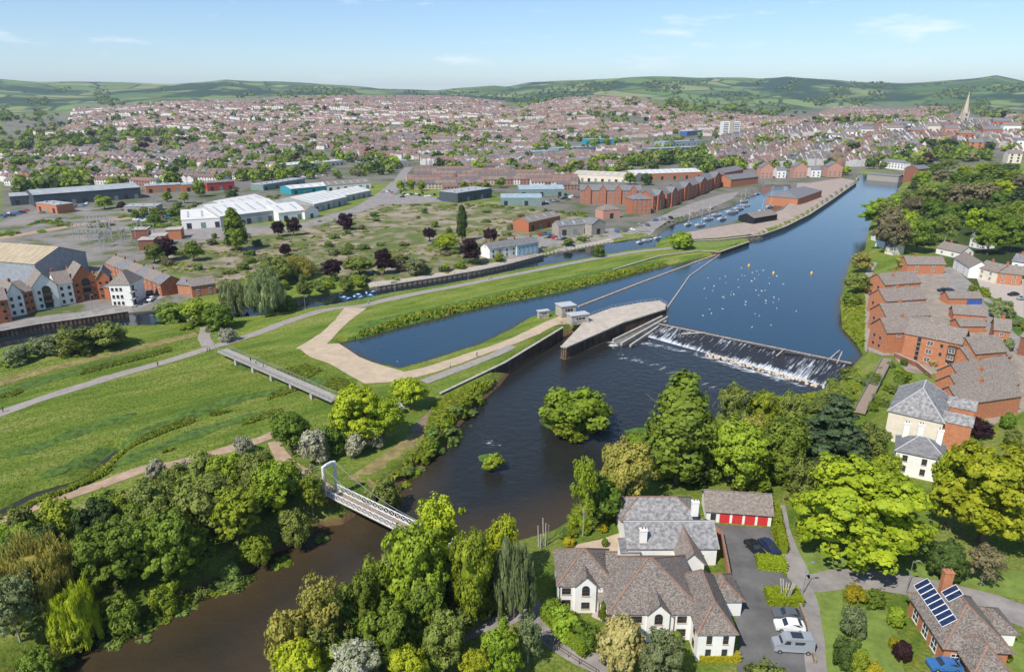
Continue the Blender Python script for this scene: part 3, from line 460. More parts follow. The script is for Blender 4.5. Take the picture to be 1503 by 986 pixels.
# --- left bank wood ---
for (x,y,w,hh,k,l,d) in [(45,840,120,12,'willow','gold','weeping yellow willow at the left edge of the bank wood'),(100,870,70,11,'willow','lime','weeping lime willow beside the yellow one'),(15,890,90,11,'airy','grey','grey green tree in the bottom left corner'),(45,935,66,7.5,'broad','green','green tree at the left end of the river bank'),(160,812,105,13,'bumpy','green','largest green tree of the left bank wood'),(240,790,100,14,'bumpy','green','green tree right of the largest bank tree'),(300,740,110,13,'broad','olive','olive tree in the middle of the left bank wood'),(225,745,90,12,'broad','olive','olive tree nearest the red earth path'),(345,755,85,11,'bumpy','fresh','fresh green tree in the right half of the bank wood'),(405,712,88,11,'broad','fresh','fresh green tree left of the bridge tower'),(428,745,58,9,'broad','olive','olive tree between the bridge tower and the water'),(380,700,70,11,'broad','olive','olive tree by the bridge approach'),(285,795,66,9,'broad','green','green tree over the river bend'),(372,780,54,7,'broad','fresh','fresh tree at the water below the bridge'),(95,895,64,7.5,'broad','fresh','fresh green tree over the brown river on the left'),(172,870,62,7,'shrub','green','green bush tree at the water under the largest bank tree'),(235,845,52,6,'shrub','fresh','bright bush tree leaning over the shallow river'),(140,770,70,9,'broad','dark','dark tree beside the small grey shed'),(70,800,60,7,'shrub','dark','dark hedge bush left of the small grey shed'),(20,820,60,7,'shrub','dark','dark hedge bush at the left edge'),(330,700,60,9,'broad','fresh','small fresh tree behind the olive bank trees'),(455,710,50,10,'airy','fresh','thin tree hugging the left side of the bridge tower')]: T(x,y,w,hh,k,l,d)
# --- canal side and waste ground ---
for (x,y,w,hh,k,l,d) in [(343,335,34,22,'poplar','green','tall green poplar standing before the white warehouse'),(678,326,15,20,'poplar','dark','slender dark poplar on the waste ground'),(388,425,56,17,'willow','grey','big grey green willow by the canal'),(343,428,46,14,'willow','grey','smaller grey green willow left of the big canal willow'),(430,390,60,10,'willow','gold','weeping yellow willow behind the canal bank'),(405,395,55,12,'broad','olive','olive tree behind the grey willows'),(487,394,34,10,'broad','copper','copper beech by the canal left of the olive bush'),(563,383,32,11,'broad','copper','copper beech in the middle of the canal bank'),(690,368,34,12,'broad','copper','dark copper beech beside the terraced cottages'),(507,325,26,10,'broad','copper','copper beech on the waste ground before the white sheds'),(408,335,22,9,'broad','copper','left copper tree of the pair before the white sheds'),(430,332,24,10,'broad','copper','right copper tree of the pair before the white sheds'),(720,345,24,9,'broad','copper','copper beech behind the terraced cottages'),(630,343,24,8,'broad','copper','copper tree behind the lime tree on the waste ground'),(418,367,20,6,'broad','copper','small copper tree above the yellow willow'),(527,389,46,9,'broad','olive','olive tree between two canal copper beeches'),(655,355,40,9,'broad','lime','lime tree on the waste ground beside the dark poplar'),(612,390,44,6,'shrub','grey','grey green scrub by the canal towpath'),(585,388,30,6,'shrub','brown','brownish scrub tree by the canal copper beech'),(244,365,36,11,'broad','copper','dark copper tree behind the substation'),(225,372,30,9,'broad','olive','olive tree beside the substation'),(283,370,32,8,'broad','green','green tree right of the substation'),(1001,352,33,9,'ball','fresh','round green tree on the river spit'),(878,368,22,6,'shrub','green','green bush on the canal island bank'),(290,455,60,9,'shrub','fresh','fresh green thicket beside the spur path'),(320,465,55,8,'shrub','green','green thicket above the path junction'),(250,452,60,7,'shrub','green','long green thicket at the canal turn'),(160,490,70,8,'shrub','olive','olive thicket on the canal bank under the white flats'),(110,500,70,8,'shrub','olive','olive thicket left along the canal bank'),(65,505,50,6,'shrub','grey','grey willow scrub by the canal at the left'),(25,520,50,5,'shrub','grey','grey scrub at the left edge of the meadow'),(420,440,40,6,'shrub','green','green bush on the canal bank right of the willow')]: T(x,y,w,hh,k,l,d)
# --- right hillside wood: rows of trees ---
rw=random.Random(3)
HW='tree in the dense wood on the hillside right of the river'
ORD=['first','second','third','fourth','fifth','sixth','seventh','eighth','ninth','tenth']
RN=['topmost','second','third','fourth','fifth','sixth','lowest']
for row,(yy,x0,x1,hh,sp) in enumerate([(246,1372,1503,12,22),(262,1360,1503,13,24),(278,1345,1510,14,26),(295,1330,1510,15,28),(312,1310,1510,15,30),(330,1300,1510,15,32),(348,1320,1510,13,34)]):
    x=x0; n=0
    while x<x1:
        l=rw.choice(['olive','fresh','green','green','brown','fresh','dark','olive','lime']); k=rw.choice(['broad','broad','bumpy','airy']) if l!='dark' else rw.choice(['conifer','broad'])
        if not (1370<x<1440 and yy>340): T(x+rw.uniform(-6,6),yy+rw.uniform(-6,6),sp*rw.uniform(1.15,1.6),hh*rw.uniform(1.05,1.45),k,l if not(k=='conifer') else 'conifer',f'{LEAFNAME[l]} {"conifer" if k=="conifer" else "broadleaf tree"}, {ORD[n]} from the left, {RN[row]} row of hillside wood','hillside wood trees'); n+=1
        x+=sp
T(1293,312,62,19,'bumpy','fresh','bright green tree overhanging the river at the head of the hillside wood'); T(1330,385,34,7,'broad','gold','golden tree at the end of the brick riverside flats'); T(1258,415,40,9,'broad','olive','olive riverside tree by the walk'); T(1265,385,34,9,'broad','gold','yellow green riverside tree nearest the waterside cottages'); T(1250,440,34,5,'shrub','green','green bush in the riverside meadow edge')
T(1278,655,60,10,'broad','olive','olive tree between the cedar and the white villa'); T(1300,690,50,9,'broad','fresh','fresh green tree in front of the white villa'); T(1437,628,44,4,'broad','copper','low purple red maple beside the old mill',name='maple_tree'); T(1395,525,14,3,'ball','fresh','clipped green ball bush in the flats garden',cat='bush'); T(1385,558,17,2.6,'ball','grey','pale ball bush in the flats garden',cat='bush'); T(1373,530,18,2.5,'ball','cream','cream flowering bush in the flats garden',cat='bush'); T(1480,617,20,4,'ball','green','clipped round bush near the mill gable',cat='bush'); T(1467,455,34,5,'shrub','grey','grey shrub along the estate road',cat='bush'); T(1480,505,16,4,'ball','grey','grey round shrub beside the estate road',cat='bush')
# garden bushes, right foreground
for (x,y,w,hh,k,l,d) in [(1255,915,46,5,'shrub','grey','grey green shrub beside the garden lane'),(1240,960,40,5,'shrub','dark','dark shrub below the grey garden shrub'),(1262,975,34,4,'shrub','fresh','fresh green shrub at the lawn edge near the bottom'),(1316,905,24,3.4,'ball','fresh','round green bush by the brick house path'),(1325,955,26,3,'ball','copper','round dark brown bush by the brick house path'),(1313,943,16,1.8,'ball','yellow','yellow bush by the brick house path'),(1255,870,36,2.5,'shrub','yellow','yellow shrub beside the bend of the drive'),(1285,880,34,3,'shrub','green','green shrub beside the yellow drive shrub'),(1280,985,36,2,'shrub','yellow','yellow flowers at the bottom of the lawn'),(1478,962,14,2,'ball','yellow','yellow bush at the right corner of the brick house'),(1130,1003,80,5,'shrub','olive','olive hedge tree covering the bottom of the car park'),(830,915,60,4,'shrub','fresh','fresh green hedge bush left of the white house lane'),(860,935,50,4,'shrub','green','green hedge bush beside the cream flowering tree'),(812,895,40,3.5,'shrub','fresh','upper hedge bush beside the white house lane'),(1052,950,30,1.6,'ball','yellow','yellow flower bed left of the white gable wing'),(993,937,16,2.4,'ball','fresh','clipped green bush under the white house windows'),(885,898,9,4,'ball','green','slim clipped green bush by the red front door'),(952,745,12,1.8,'ball','yellow','yellow bush on the lawn above the courtyard'),(1010,753,30,1.8,'shrub','hedge','low hedge on the lawn edge beside the garages'),(900,748,30,2.2,'shrub','hedge','bright low bush beside the yellow green riverside tree'),(885,775,14,1.5,'ball','yellow','yellow bush above the gravel court'),(888,796,10,1.6,'ball','green','round box bush on the gravel court'),(835,795,22,1.6,'shrub','yellow','yellow bush by the bare white posts'),(1010,772,10,1.4,'ball','green','round box bush behind the slate roof')]: T(x,y,w,hh,k,l,d,name='garden_bush',cat='bush',f=.5)
# hedges beside the car park (clipped, bright)
def hedge(name,label,pxs,w,hh,leaf='hedge'):
    """a clipped hedge with real depth: a soft box body set with leaves"""
    rng=np.random.default_rng(len(label)); pts=[G(*p)[:2] for p in pxs]; t=thing(name,label,'hedge',(*pts[0],H(*pts[0]))); o0=np.array([*pts[0],H(*pts[0])]); C=[];N=[]; b=MB()
    for a,c in zip(pts[:-1],pts[1:]):
        d=np.array(c)-a; L=np.hypot(*d); d=d/L; n=np.array([-d[1],d[0]]); k=int(L*70*(w+2*hh)/4)
        s=rng.uniform(-.3,L+.3,k); u=rng.uniform(-1,1,k)*(w/2+hh); top=np.abs(u)<w/2; off=np.where(top,u,np.sign(u)*w/2); z=np.where(top,hh,hh-(np.abs(u)-w/2)); p=np.array(a)+np.outer(s,d)+np.outer(off,n); C.append(np.column_stack([p,z+H(*a)])-o0+rng.normal(size=(k,3))*.07); N.append(np.column_stack([np.outer(np.where(top,0,np.sign(u)),n),np.where(top,1,.25)])+rng.normal(size=(k,3))*.4)
        q=[np.array(a)+n*w*.46-d*.2-o0[:2],np.array(a)-n*w*.46-d*.2-o0[:2],np.array(c)-n*w*.46+d*.2-o0[:2],np.array(c)+n*w*.46+d*.2-o0[:2]]; b.prism(q,-.2,hh*.94)
    V=quads(np.vstack(C),np.vstack(N)/np.linalg.norm(np.vstack(N),axis=1)[:,None],.13,rng); link('leaves',npmesh('hedge_leaves',V,np.arange(len(V)).reshape(-1,4),[LM[leaf]]),t); b.obj('body',[LM[leaf]],t); return t
hedge('hedge','tall bright yellow green hedge between the car park and drive',[(1136,752),(1141,780),(1148,812)],1.6,2.2); hedge('hedge','bright hedge block in front of the two black cars',[(1112,829),(1150,833)],2.8,1.6); hedge('hedge','bright hedge block round the cut back white tree',[(1126,880),(1172,882)],3.0,1.7); hedge('hedge','yellow flowering hedge under the white gable wing',[(1027,966),(1083,967)],1.4,1.0,'yellow'); hedge('hedge','dark hedge along the lane below the white house',[(802,905),(830,935),(860,960)],2.0,2.2,'fresh')
# scrub on the waste ground, along the canal and on the banks: shrubs one by one
rw=random.Random(11)
def scatter(poly,n,wm,hm,leaves,label,group,name='shrub',kind='shrub',cat='bush'):
    pl=np.array(poly,float); lo,hi=pl.min(0),pl.max(0); k=0
    while k<n:
        x,y=rw.uniform(lo[0],hi[0]),rw.uniform(lo[1],hi[1])
        if sdf(pl,np.array([x]),np.array([y]))[0]<0: continue
        l=rw.choice(leaves); w3=['left part','left middle','right middle','right part'][min(3,int(4*(x-lo[0])/(hi[0]-lo[0])))]; p=G(x,y); hh=rw.uniform(*hm); plant_tree(name,f'{LEAFNAME[l]} {label}, {w3}',cat,(p[0],p[1],H(p[0],p[1])-.1),hh,rw.uniform(*wm),kind,l,group+' '+l+' '+w3,simple=hh<2.6); k+=1
scatter(WASTE,70,(4,9),(1.6,4),['bush','olive','grey','bush','brown'],'scrub bush on the waste ground beyond the canal','waste ground scrub',name='scrub_bush')
scatter([(330,420),(430,405),(560,418),(700,388),(760,376),(740,384),(560,418),(470,428),(400,434)],26,(4,7),(2,4.5),['bush','fresh','olive'],'bush along the far canal bank','canal bank bushes',name='canal_bush')
scatter([(230,330),(330,322),(420,318),(330,300),(250,305),(180,318)],24,(5,10),(3,7),['bush','olive','green'],'bush on the railway land by the white warehouse','railway land bushes')
scatter([(545,722),(600,668),(655,610),(700,572),(735,552),(742,556),(715,580),(668,632),(655,652),(598,695),(562,728)],40,(2.5,5),(1.2,2.6),['fresh','bush','olive'],'bush on the steep left river bank','left river bank bushes',name='bank_bush')
scatter([(40,978),(110,938),(200,905),(300,852),(385,815),(470,765),(520,748),(480,762),(400,800),(300,842),(180,900),(80,945)],36,(3,6),(1.5,3.2),['fresh','bush','green'],'bush at the water below the left bank wood','lower left bank bushes',name='bank_bush')
scatter([(0,800),(60,790),(200,740),(300,690),(400,690),(430,720),(420,745),(290,800),(140,870),(0,905)],46,(5,9),(4,8),['green','olive','fresh'],'undergrowth bush inside the left bank wood','left bank wood undergrowth',name='undergrowth_bush')
scatter([(1236,545),(1262,540),(1250,600),(1180,610),(1120,615),(1200,592)],18,(3,6),(1.5,3),['fresh','bush','olive'],'bush on the right bank below the weir','right bank bushes below the weir')
scatter([(830,770),(860,740),(900,752),(930,762),(880,775),(850,790),(800,805)],18,(2,4),(1,2.2),['fresh','bush','hedge'],'garden bush between the river and gravel court','courtyard border bushes',name='garden_bush')
scatter([(420,985),(500,905),(600,850),(700,825),(770,860),(760,900),(700,920),(600,960),(520,986)],34,(5,8),(4,7),['green','olive','fresh'],'undergrowth bush inside the bottom river wood','bottom wood undergrowth',name='undergrowth_bush')
scatter([(960,700),(1030,680),(1150,690),(1190,660),(1280,650),(1200,720),(1150,730),(1020,715)],24,(5,8),(4,6),['green','dark','fresh'],'undergrowth bush behind the garages','garage wood undergrowth',name='undergrowth_bush')
scatter([(0,530),(90,505),(200,490),(300,470),(330,478),(200,496),(90,520),(0,545)],20,(3,6),(1.2,2.4),['bush','grey','fresh'],'bush between the canal and the meadow','meadow edge bushes')
scatter([(1285,535),(1330,530),(1345,548),(1300,600),(1270,612),(1275,580)],22,(2,5),(1.2,3),['fresh','bush','green','grey'],'bush in the gardens between the leat footbridge and mill','mill garden bushes',name='garden_bush')
scatter([(1420,420),(1475,450),(1503,475),(1503,490),(1470,470),(1440,445)],14,(3,5),(2,3.5),['green','grey','fresh'],'bush along the estate road hedge','estate hedge bushes',name='garden_bush')
scatter([(1360,545),(1415,548),(1405,585),(1370,580)],10,(1.5,3),(1,2),['fresh','gold','grey'],'bush in the flats front garden','flats garden bushes',name='garden_bush')
scatter([(1330,560),(1500,640),(1500,670),(1400,660)],10,(3,5),(2,4),['green','fresh','olive'],'bush behind the mill and villa','villa bushes',name='garden_bush')
# ---------------- building kit ----------------
WHITE=mat('white_render',(.80,.78,.73),.85,.06,.5); CREAM=mat('cream_render',(.70,.62,.50),.85,.08,.5); PINK=mat('pink_brick',(.52,.27,.20),.9,.14,2)
BRICK=mat('red_brick',(.42,.15,.075),.9,.2,1.6,bump=.1,bscale=8); BRICKD=mat('dark_brick',(.27,.11,.07),.9,.22,1.6); BRICKO=mat('orange_brick',(.47,.19,.095),.9,.14,1.2,bump=.1,bscale=8); STONE=mat('grey_stone',(.36,.32,.27),.92,.2,1.0); PALEST=mat('pale_stone',(.55,.46,.36),.92,.15,.6)
SLATE=mat('grey_slate',(.20,.195,.20),.7,.3,.9,bump=.2,bscale=5,stretch=(1,2.2,1)); SLATEP=mat('weathered_slate',(.29,.28,.275),.75,.42,1.5,bump=.3,bscale=6,detail=9); TILEG=mat('grey_brown_tile',(.25,.21,.18),.85,.32,2.2,bump=.3,bscale=7,detail=9); LEAD=mat('lead_flashing',(.45,.45,.46),.5,.1,2)
def tile_roof(name,c1,c2,c3):
    m=mat(name,c1,.85,.25,1.0); t=m.node_tree; b=t.nodes['Principled BSDF']; tcn=t.nodes.new('ShaderNodeTexCoord'); mpn=t.nodes.new('ShaderNodeMapping'); mpn.inputs['Scale'].default_value=(1,1.25,1); t.links.new(tcn.outputs['Object'],mpn.inputs[0])
    v=t.nodes.new('ShaderNodeTexVoronoi'); v.inputs['Scale'].default_value=5.5; t.links.new(mpn.outputs[0],v.inputs['Vector']); sp_=t.nodes.new('ShaderNodeSeparateColor'); t.links.new(v.outputs['Color'],sp_.inputs[0]); r=t.nodes.new('ShaderNodeValToRGB'); e=r.color_ramp.elements; e[0].position=.1; e[0].color=(*c3,1); e[1].position=.9; e[1].color=(*c2,1); k=e.new(.5); k.color=(*c1,1); t.links.new(sp_.outputs[0],r.inputs[0])
    w=t.nodes.new('ShaderNodeTexWave'); w.inputs['Scale'].default_value=1.6; w.bands_direction='Z'; w.inputs['Distortion'].default_value=.4; t.links.new(tcn.outputs['Object'],w.inputs['Vector']); bu=t.nodes.new('ShaderNodeBump'); bu.inputs['Strength'].default_value=.35; bu.inputs['Distance'].default_value=.08; t.links.new(w.outputs['Fac'],bu.inputs['Height']); t.links.new(bu.outputs[0],b.inputs['Normal'])
    t.links.new(r.outputs[0],b.inputs['Base Color']); return m
TILEB=tile_roof('mottled_brown_tiles',(.175,.145,.122),(.25,.215,.185),(.105,.088,.076)); RIDGE=mat('terracotta_ridge',(.27,.16,.115),.85,.2,3)
SHED=mat('white_sheet_roof',(.62,.60,.56),.6,.12,.15,stretch=(1,8,1)); SHEDG=mat('grey_sheet_roof',(.36,.37,.38),.6,.15,.15); SHEDT=mat('rusty_asbestos_roof',(.42,.34,.23),.85,.25,.2,stretch=(6,1,1)); CLADD=mat('dark_cladding',(.07,.085,.10),.6,.2,.5); CLADG=mat('green_grey_cladding',(.20,.27,.25),.6,.15,.5); TEAL=mat('teal_cladding',(.03,.30,.36),.5,.1,.5); SKYL=mat('blue_grey_roof',(.30,.38,.42),.5,.15,.3)
GLASS=mat('window_glass',(.03,.04,.05),.08,.2,3,spec=.6); FRW=mat('white_frame',(.75,.74,.72),.5,.05,3); FRD=mat('dark_frame',(.10,.06,.04),.6,.1,3); RED=mat('red_paint',(.60,.045,.045),.5,.1,1.5); BLUEP=mat('blue_paint',(.05,.11,.35),.5,.1,1.5); REDSH=mat('red_shed_paint',(.42,.06,.05),.7,.15,.5); CONC=mat('concrete',(.42,.385,.33),.9,.18,.5,bump=.1); CONCP=mat('pale_concrete',(.45,.39,.32),.9,.14,.4,bump=.1); STEEL=mat('galvanised_steel',(.45,.46,.47),.45,.1,2,metal=.6); RUST=mat('rusty_sheet_pile',(.17,.105,.07),.85,.4,.7,stretch=(1,1,.3)); TIMBER=mat('weathered_timber',(.30,.23,.17),.9,.25,2); DARK=mat('black_wall_and_opening_shade',(.02,.02,.022),.9,.1,1)  # DARK: black boat shed walls, and shade painted in for the belfry openings
WINC={}
def window_mesh(w,hh,fr,arch=False,nx=2,ny=2):
    key=(round(w,2),round(hh,2),fr.name,arch,nx,ny)
    if key in WINC: return WINC[key]
    b=MB(); t=.07; b.box(-w/2,w/2,-.03,.0,0,hh,1)
    for x in np.linspace(-w/2,w/2,nx+1): b.box(x-t/2,x+t/2,-.07,-.031,0,hh,0)
    for z in np.linspace(0,hh,ny+1): b.box(-w/2,w/2,-.075,-.032,z-t/2,z+t/2,0)
    b.box(-w/2-.1,w/2+.1,-.16,-.001,-.12,-.04,2)
    if arch:
        n=8; p=[(w/2*math.cos(math.pi*i/n),-.03,hh+w/2*math.sin(math.pi*i/n)) for i in range(n+1)]; b.poly(p[::-1],1)
        for i in range(n): b.bar((p[i][0],-.05,p[i][2]),(p[i+1][0],-.05,p[i+1][2]),.09,.06,0)
    WINC[key]=b.mesh('window',[fr,GLASS,PALEST]); return WINC[key]
def slab(b,pts,th,m=0):
    """roof plane with thickness"""
    p=[Vector(q) for q in pts]; n=(p[1]-p[0]).cross(p[2]-p[0]).normalized()
    if n.z<0: p=p[::-1]; n=-n
    lo=[q-n*th for q in p]; b.poly(p,m); b.poly(lo[::-1],m); k=len(p)
    for i in range(k): j=(i+1)%k; b.poly([p[i],lo[i],lo[j],p[j]],m)
def roof_part(t,L,D,hw,hr,kind,m,ov=.35,th=.16,x0=0,y0=0,name='roof',ridge=None):
    b=MB(); X0,X1,Y0,Y1=x0-ov,x0+L+ov,y0-ov,y0+D+ov; e=hw-ov*0.35
    if kind=='gable':   # ridge along x
        ym=(Y0+Y1)/2; slab(b,[(X0,Y0,e),(X1,Y0,e),(X1,ym,hr),(X0,ym,hr)],th); slab(b,[(X0,ym,hr),(X1,ym,hr),(X1,Y1,e),(X0,Y1,e)],th); rl=[((X0,ym,hr),(X1,ym,hr))]
    elif kind=='cross':  # ridge along y, gable to the front
        xm=(X0+X1)/2; slab(b,[(X0,Y0,e),(xm,Y0,hr),(xm,Y1,hr),(X0,Y1,e)],th); slab(b,[(xm,Y0,hr),(X1,Y0,e),(X1,Y1,e),(xm,Y1,hr)],th); rl=[((xm,Y0,hr),(xm,Y1,hr))]
    elif kind=='hip':
        W,Dp=X1-X0,Y1-Y0; i=min(W,Dp)/2
        if W>=Dp: r0,r1=(X0+i,(Y0+Y1)/2,hr),(X1-i,(Y0+Y1)/2,hr); F=[[(X0,Y0,e),(X1,Y0,e),r1,r0],[(X1,Y0,e),(X1,Y1,e),r1],[(X1,Y1,e),(X0,Y1,e),r0,r1],[(X0,Y1,e),(X0,Y0,e),r0]]
        else: r0,r1=((X0+X1)/2,Y0+i,hr),((X0+X1)/2,Y1-i,hr); F=[[(X0,Y0,e),(X1,Y0,e),r0],[(X1,Y0,e),(X1,Y1,e),r1,r0],[(X1,Y1,e),(X0,Y1,e),r1],[(X0,Y1,e),(X0,Y0,e),r0,r1]]
        for f in F: b.poly(f)
        b.poly([(X0,Y1,e),(X1,Y1,e),(X1,Y0,e),(X0,Y0,e)]); rl=[(r0,r1)]+[((X0,Y0,e),r0),((X1,Y0,e),r0 if W<Dp else r1),((X1,Y1,e),r1),((X0,Y1,e),r1 if W<Dp else r0)]
    elif kind=='mono': slab(b,[(X0,Y0,e),(X1,Y0,e),(X1,Y1,hr),(X0,Y1,hr)],th); rl=[]
    else: b.box(X0,X1,Y0,Y1,hw,hw+.3); rl=[]
    o=b.obj(name,[m],t)
    if ridge is not None and rl:
        for p,q in rl: rb=MB(); rb.bar((p[0],p[1],p[2]+.03),(q[0],q[1],q[2]+.03),.24,.14); rb.obj('ridge_tiles',[ridge],o)
    return o
def wall_part(t,L,D,hw,hr,kind,m,x0=0,y0=0,base=-1.5,name='wall'):
    b=MB(); X0,X1,Y0,Y1=x0,x0+L,y0,y0+D; b.box(X0,X1,Y0,Y1,base,hw-.02)
    if kind=='gable':
        for X,s in ((X0,1),(X1,-1)): p=[(X,Y0,hw-.02),(X,Y1,hw-.02),(X,(Y0+Y1)/2,hr-.22)]; q=[(X+s*.25,a[1],a[2]) for a in p]; b.poly(p[::s]); b.poly(q[::-s])
    if kind=='cross':
        for Y,s in ((Y0,-1),(Y1,1)): p=[(X0,Y,hw-.02),(X1,Y,hw-.02),((X0+X1)/2,Y,hr-.22)]; q=[(a[0],Y-s*.25,a[2]) for a in p]; b.poly(p[::-s]); b.poly(q[::s])
    return b.obj(name,[m],t)
def win(t,face,u,z,w=1.1,hh=1.2,fr=None,L=0,D=0,x0=0,y0=0,arch=False,nx=2,ny=2,name='window'):
    me=window_mesh(w,hh,fr or FRW,arch,nx,ny); o=link(name,me,t)
    if face=='f': o.location=(x0+u,y0-.004,z)
    elif face=='b': o.location=(x0+u,y0+D+.004,z); o.rotation_euler=(0,0,math.pi)
    elif face=='l': o.location=(x0-.004,y0+u,z); o.rotation_euler=(0,0,-math.pi/2)
    else: o.location=(x0+L+.004,y0+u,z); o.rotation_euler=(0,0,math.pi/2)
    return o
def chimney(t,x,y,z0,z1,m,w=.9,d=.6):
    b=MB(); b.box(x-w/2,x+w/2,y-d/2,y+d/2,z0,z1); b.box(x-w/2-.08,x+w/2+.08,y-d/2-.08,y+d/2+.08,z1-.25,z1-.1); c=b.obj('chimney',[m],t)
    for k in (-.22,.22): p=MB(); p.tube((x+k*w,y,z1),(x+k*w,y,z1+.4),.13,.1,8); p.obj('chimney_pot',[RIDGE],c)
def solar(t,x,y,w,d,th,n,a=0): pass
def frame(A,B):
    """front line from A to B (left to right seen from the camera): origin, turn, length"""
    d=B-A; return math.atan2(d[1],d[0]),float(np.hypot(*d))
def bld(name,label,cat,pa,pb,D,hw,hr,kind,wm,rm,group=None,z=None,up=0.0,wins=None,chim=(),ridge=None,fr=None,ov=.35,sides='f',cm=None,world=False):
    """pa,pb: front wall foot (up=0) or front eaves (up=hw) in the photograph; D metres deep, away from the camera"""
    if world: A,B=np.array(pa,float),np.array(pb,float)
    else: A=G(*pa,up)[:2]; B=G(*pb,up)[:2]
    a,L=frame(A,B); z0=min(L1(*A),L1(*B)) if z is None else z
    t=thing(name,label,cat,(A[0],A[1],z0),a,group); wall_part(t,L,D,hw,hr,kind,wm); roof_part(t,L,D,hw,hr,kind,rm,ov,ridge=ridge)
    if wins:
        sp_,rows,w,hh=wins
        for fc in sides:
            W=L if fc in 'fb' else D; n=max(1,int(W/sp_))
            for r in rows:
                for i in range(n): win(t,fc,W*(i+.5)/n,r,w,hh,fr,L,D)
    for (u,v) in chim: chimney(t,u*L,v*D,hw,hr+1.0,cm or BRICK)
    return t,L
# ---------------- the white house by the car park ----------------
def white_house():
    gz=5.0; A=P(911,898,gz+5)[:2]; B=P(1017,898,gz+5)[:2]; a,L=frame(A,B); a=0.0
    t=thing('white_house','large white rendered house with mottled brown tiled roofs and red front door','house',(A[0],A[1],gz),a)
    loc=lambda px,py,z: (P(px,py,gz+z)[0]-A[0],P(px,py,gz+z)[1]-A[1])
    # main range
    D=13.0; wall_part(t,L,D,5,9.4,'hip',WHITE); roof_part(t,L+3.2,D,5,9.4,'hip',TILEB,ridge=RIDGE,x0=-1.6)
    # left wing
    lx,ly=loc(820,857,5); rx,_=loc(902,857,5); W=rx-lx; wall_part(t,W,8.5,5,8.4,'hip',WHITE,lx,ly); roof_part(t,W,8.5,5,8.4,'hip',TILEB,x0=lx,y0=ly,ridge=RIDGE)
    # link between wings
    wall_part(t,-rx+.6,6,4.6,7.2,'gable',WHITE,rx-.3,ly+1.5); roof_part(t,-rx+1.2,6,4.6,7.6,'gable',TILEB,x0=rx-.6,y0=ly+1.5,ridge=RIDGE)
    # right gable wing
    gx,gy=loc(1026,928,5); gx2,_=loc(1080,928,5); W2=gx2-gx; wall_part(t,W2,12,5,8.2,'hip',WHITE,gx,gy); roof_part(t,W2,12,5,8.2,'hip',TILEB,x0=gx,y0=gy,ridge=RIDGE)
    wall_part(t,4.5,6,3,4.6,'hip',WHITE,gx2-.5,gy+9); roof_part(t,4.5,6,3,4.8,'hip',TILEB,x0=gx2-.5,y0=gy+9,ridge=RIDGE)
    # dormer gables in the front walls with arched windows
    for (cx,y0) in ((loc(858,856,4)[0],ly),(loc(963,897,4)[0],0)):
        w=3.2; wall_part(t,w,2.6,5.1,6.9,'cross',WHITE,cx-w/2,y0-.45,name='gable_bay'); roof_part(t,w,4.2,5.1,6.9,'cross',TILEB,.25,.12,cx-w/2,y0-.45,'gable_roof'); win(t,'f',cx,3.3,1.1,1.2,FRD,arch=True,y0=y0-.45); win(t,'f',cx,.9,1.2,1.1,FRD,y0=y0-.45)
    for u in (1.2,4.2): win(t,'f',lx+u*1.0 if u<2 else lx+W-1.0,3.2,1.3,1.1,FRD,y0=ly)
    win(t,'f',lx+1.2,.9,1.3,1.2,FRD,y0=ly); win(t,'l',3,3,1.1,1.1,FRD,x0=lx,y0=ly)
    for u in (1.9,L-4.2,L-1.5): win(t,'f',u,3.2,2.4 if u<2 else 1.3,1.1,FRD,nx=3 if u<2 else 2)
    for u in (1.9,L-4.2,L-1.5): win(t,'f',u,.8,1.3,1.2,FRD)
    for u in (W2*.3,W2*.75):
        for z in (.8,3.1): win(t,'f',gx+u,z,.7,1.3,FRD,nx=1,y0=gy)
    for z in (.8,3.1): win(t,'l',2,z,.8,1.2,FRD,x0=gx,y0=gy)
    # porch with brown lean-to roof and red door
    px0,py0=loc(876,893,0); pr=MB(); slab(pr,[(rx-2.6,ly-1.6,2.7),(rx+1.4,ly-1.6,2.7),(rx+1.4,ly+1.6,4.3),(rx-2.6,ly+1.6,4.3)],.14); pr.obj('porch_roof',[TILEG],t)
    dd=MB(); dd.box(rx+.1,rx+1.3,ly+1.38,ly+1.46,0,2.2); dr=dd.obj('door',[RED],t); hd=MB(); hd.box(rx+.2,rx+.28,ly+1.3,ly+1.38,1,1.15); hd.obj('handle',[STEEL],dr)
    pp=MB(); pp.box(rx-2.5,rx-2.3,ly-1.5,ly-1.3,-.2,2.6); pp.obj('porch_post',[FRD],t)
    for x in (lx+.15,lx+W-.2,-.2,L-2.6): dp=MB(); yy=ly if x<rx else 0; dp.tube((x,yy-.1,0),(x,yy-.1,4.8),.06,n=6); dp.obj('drainpipe',[FRD],t)
    return t,A
wh,WHA=white_house()
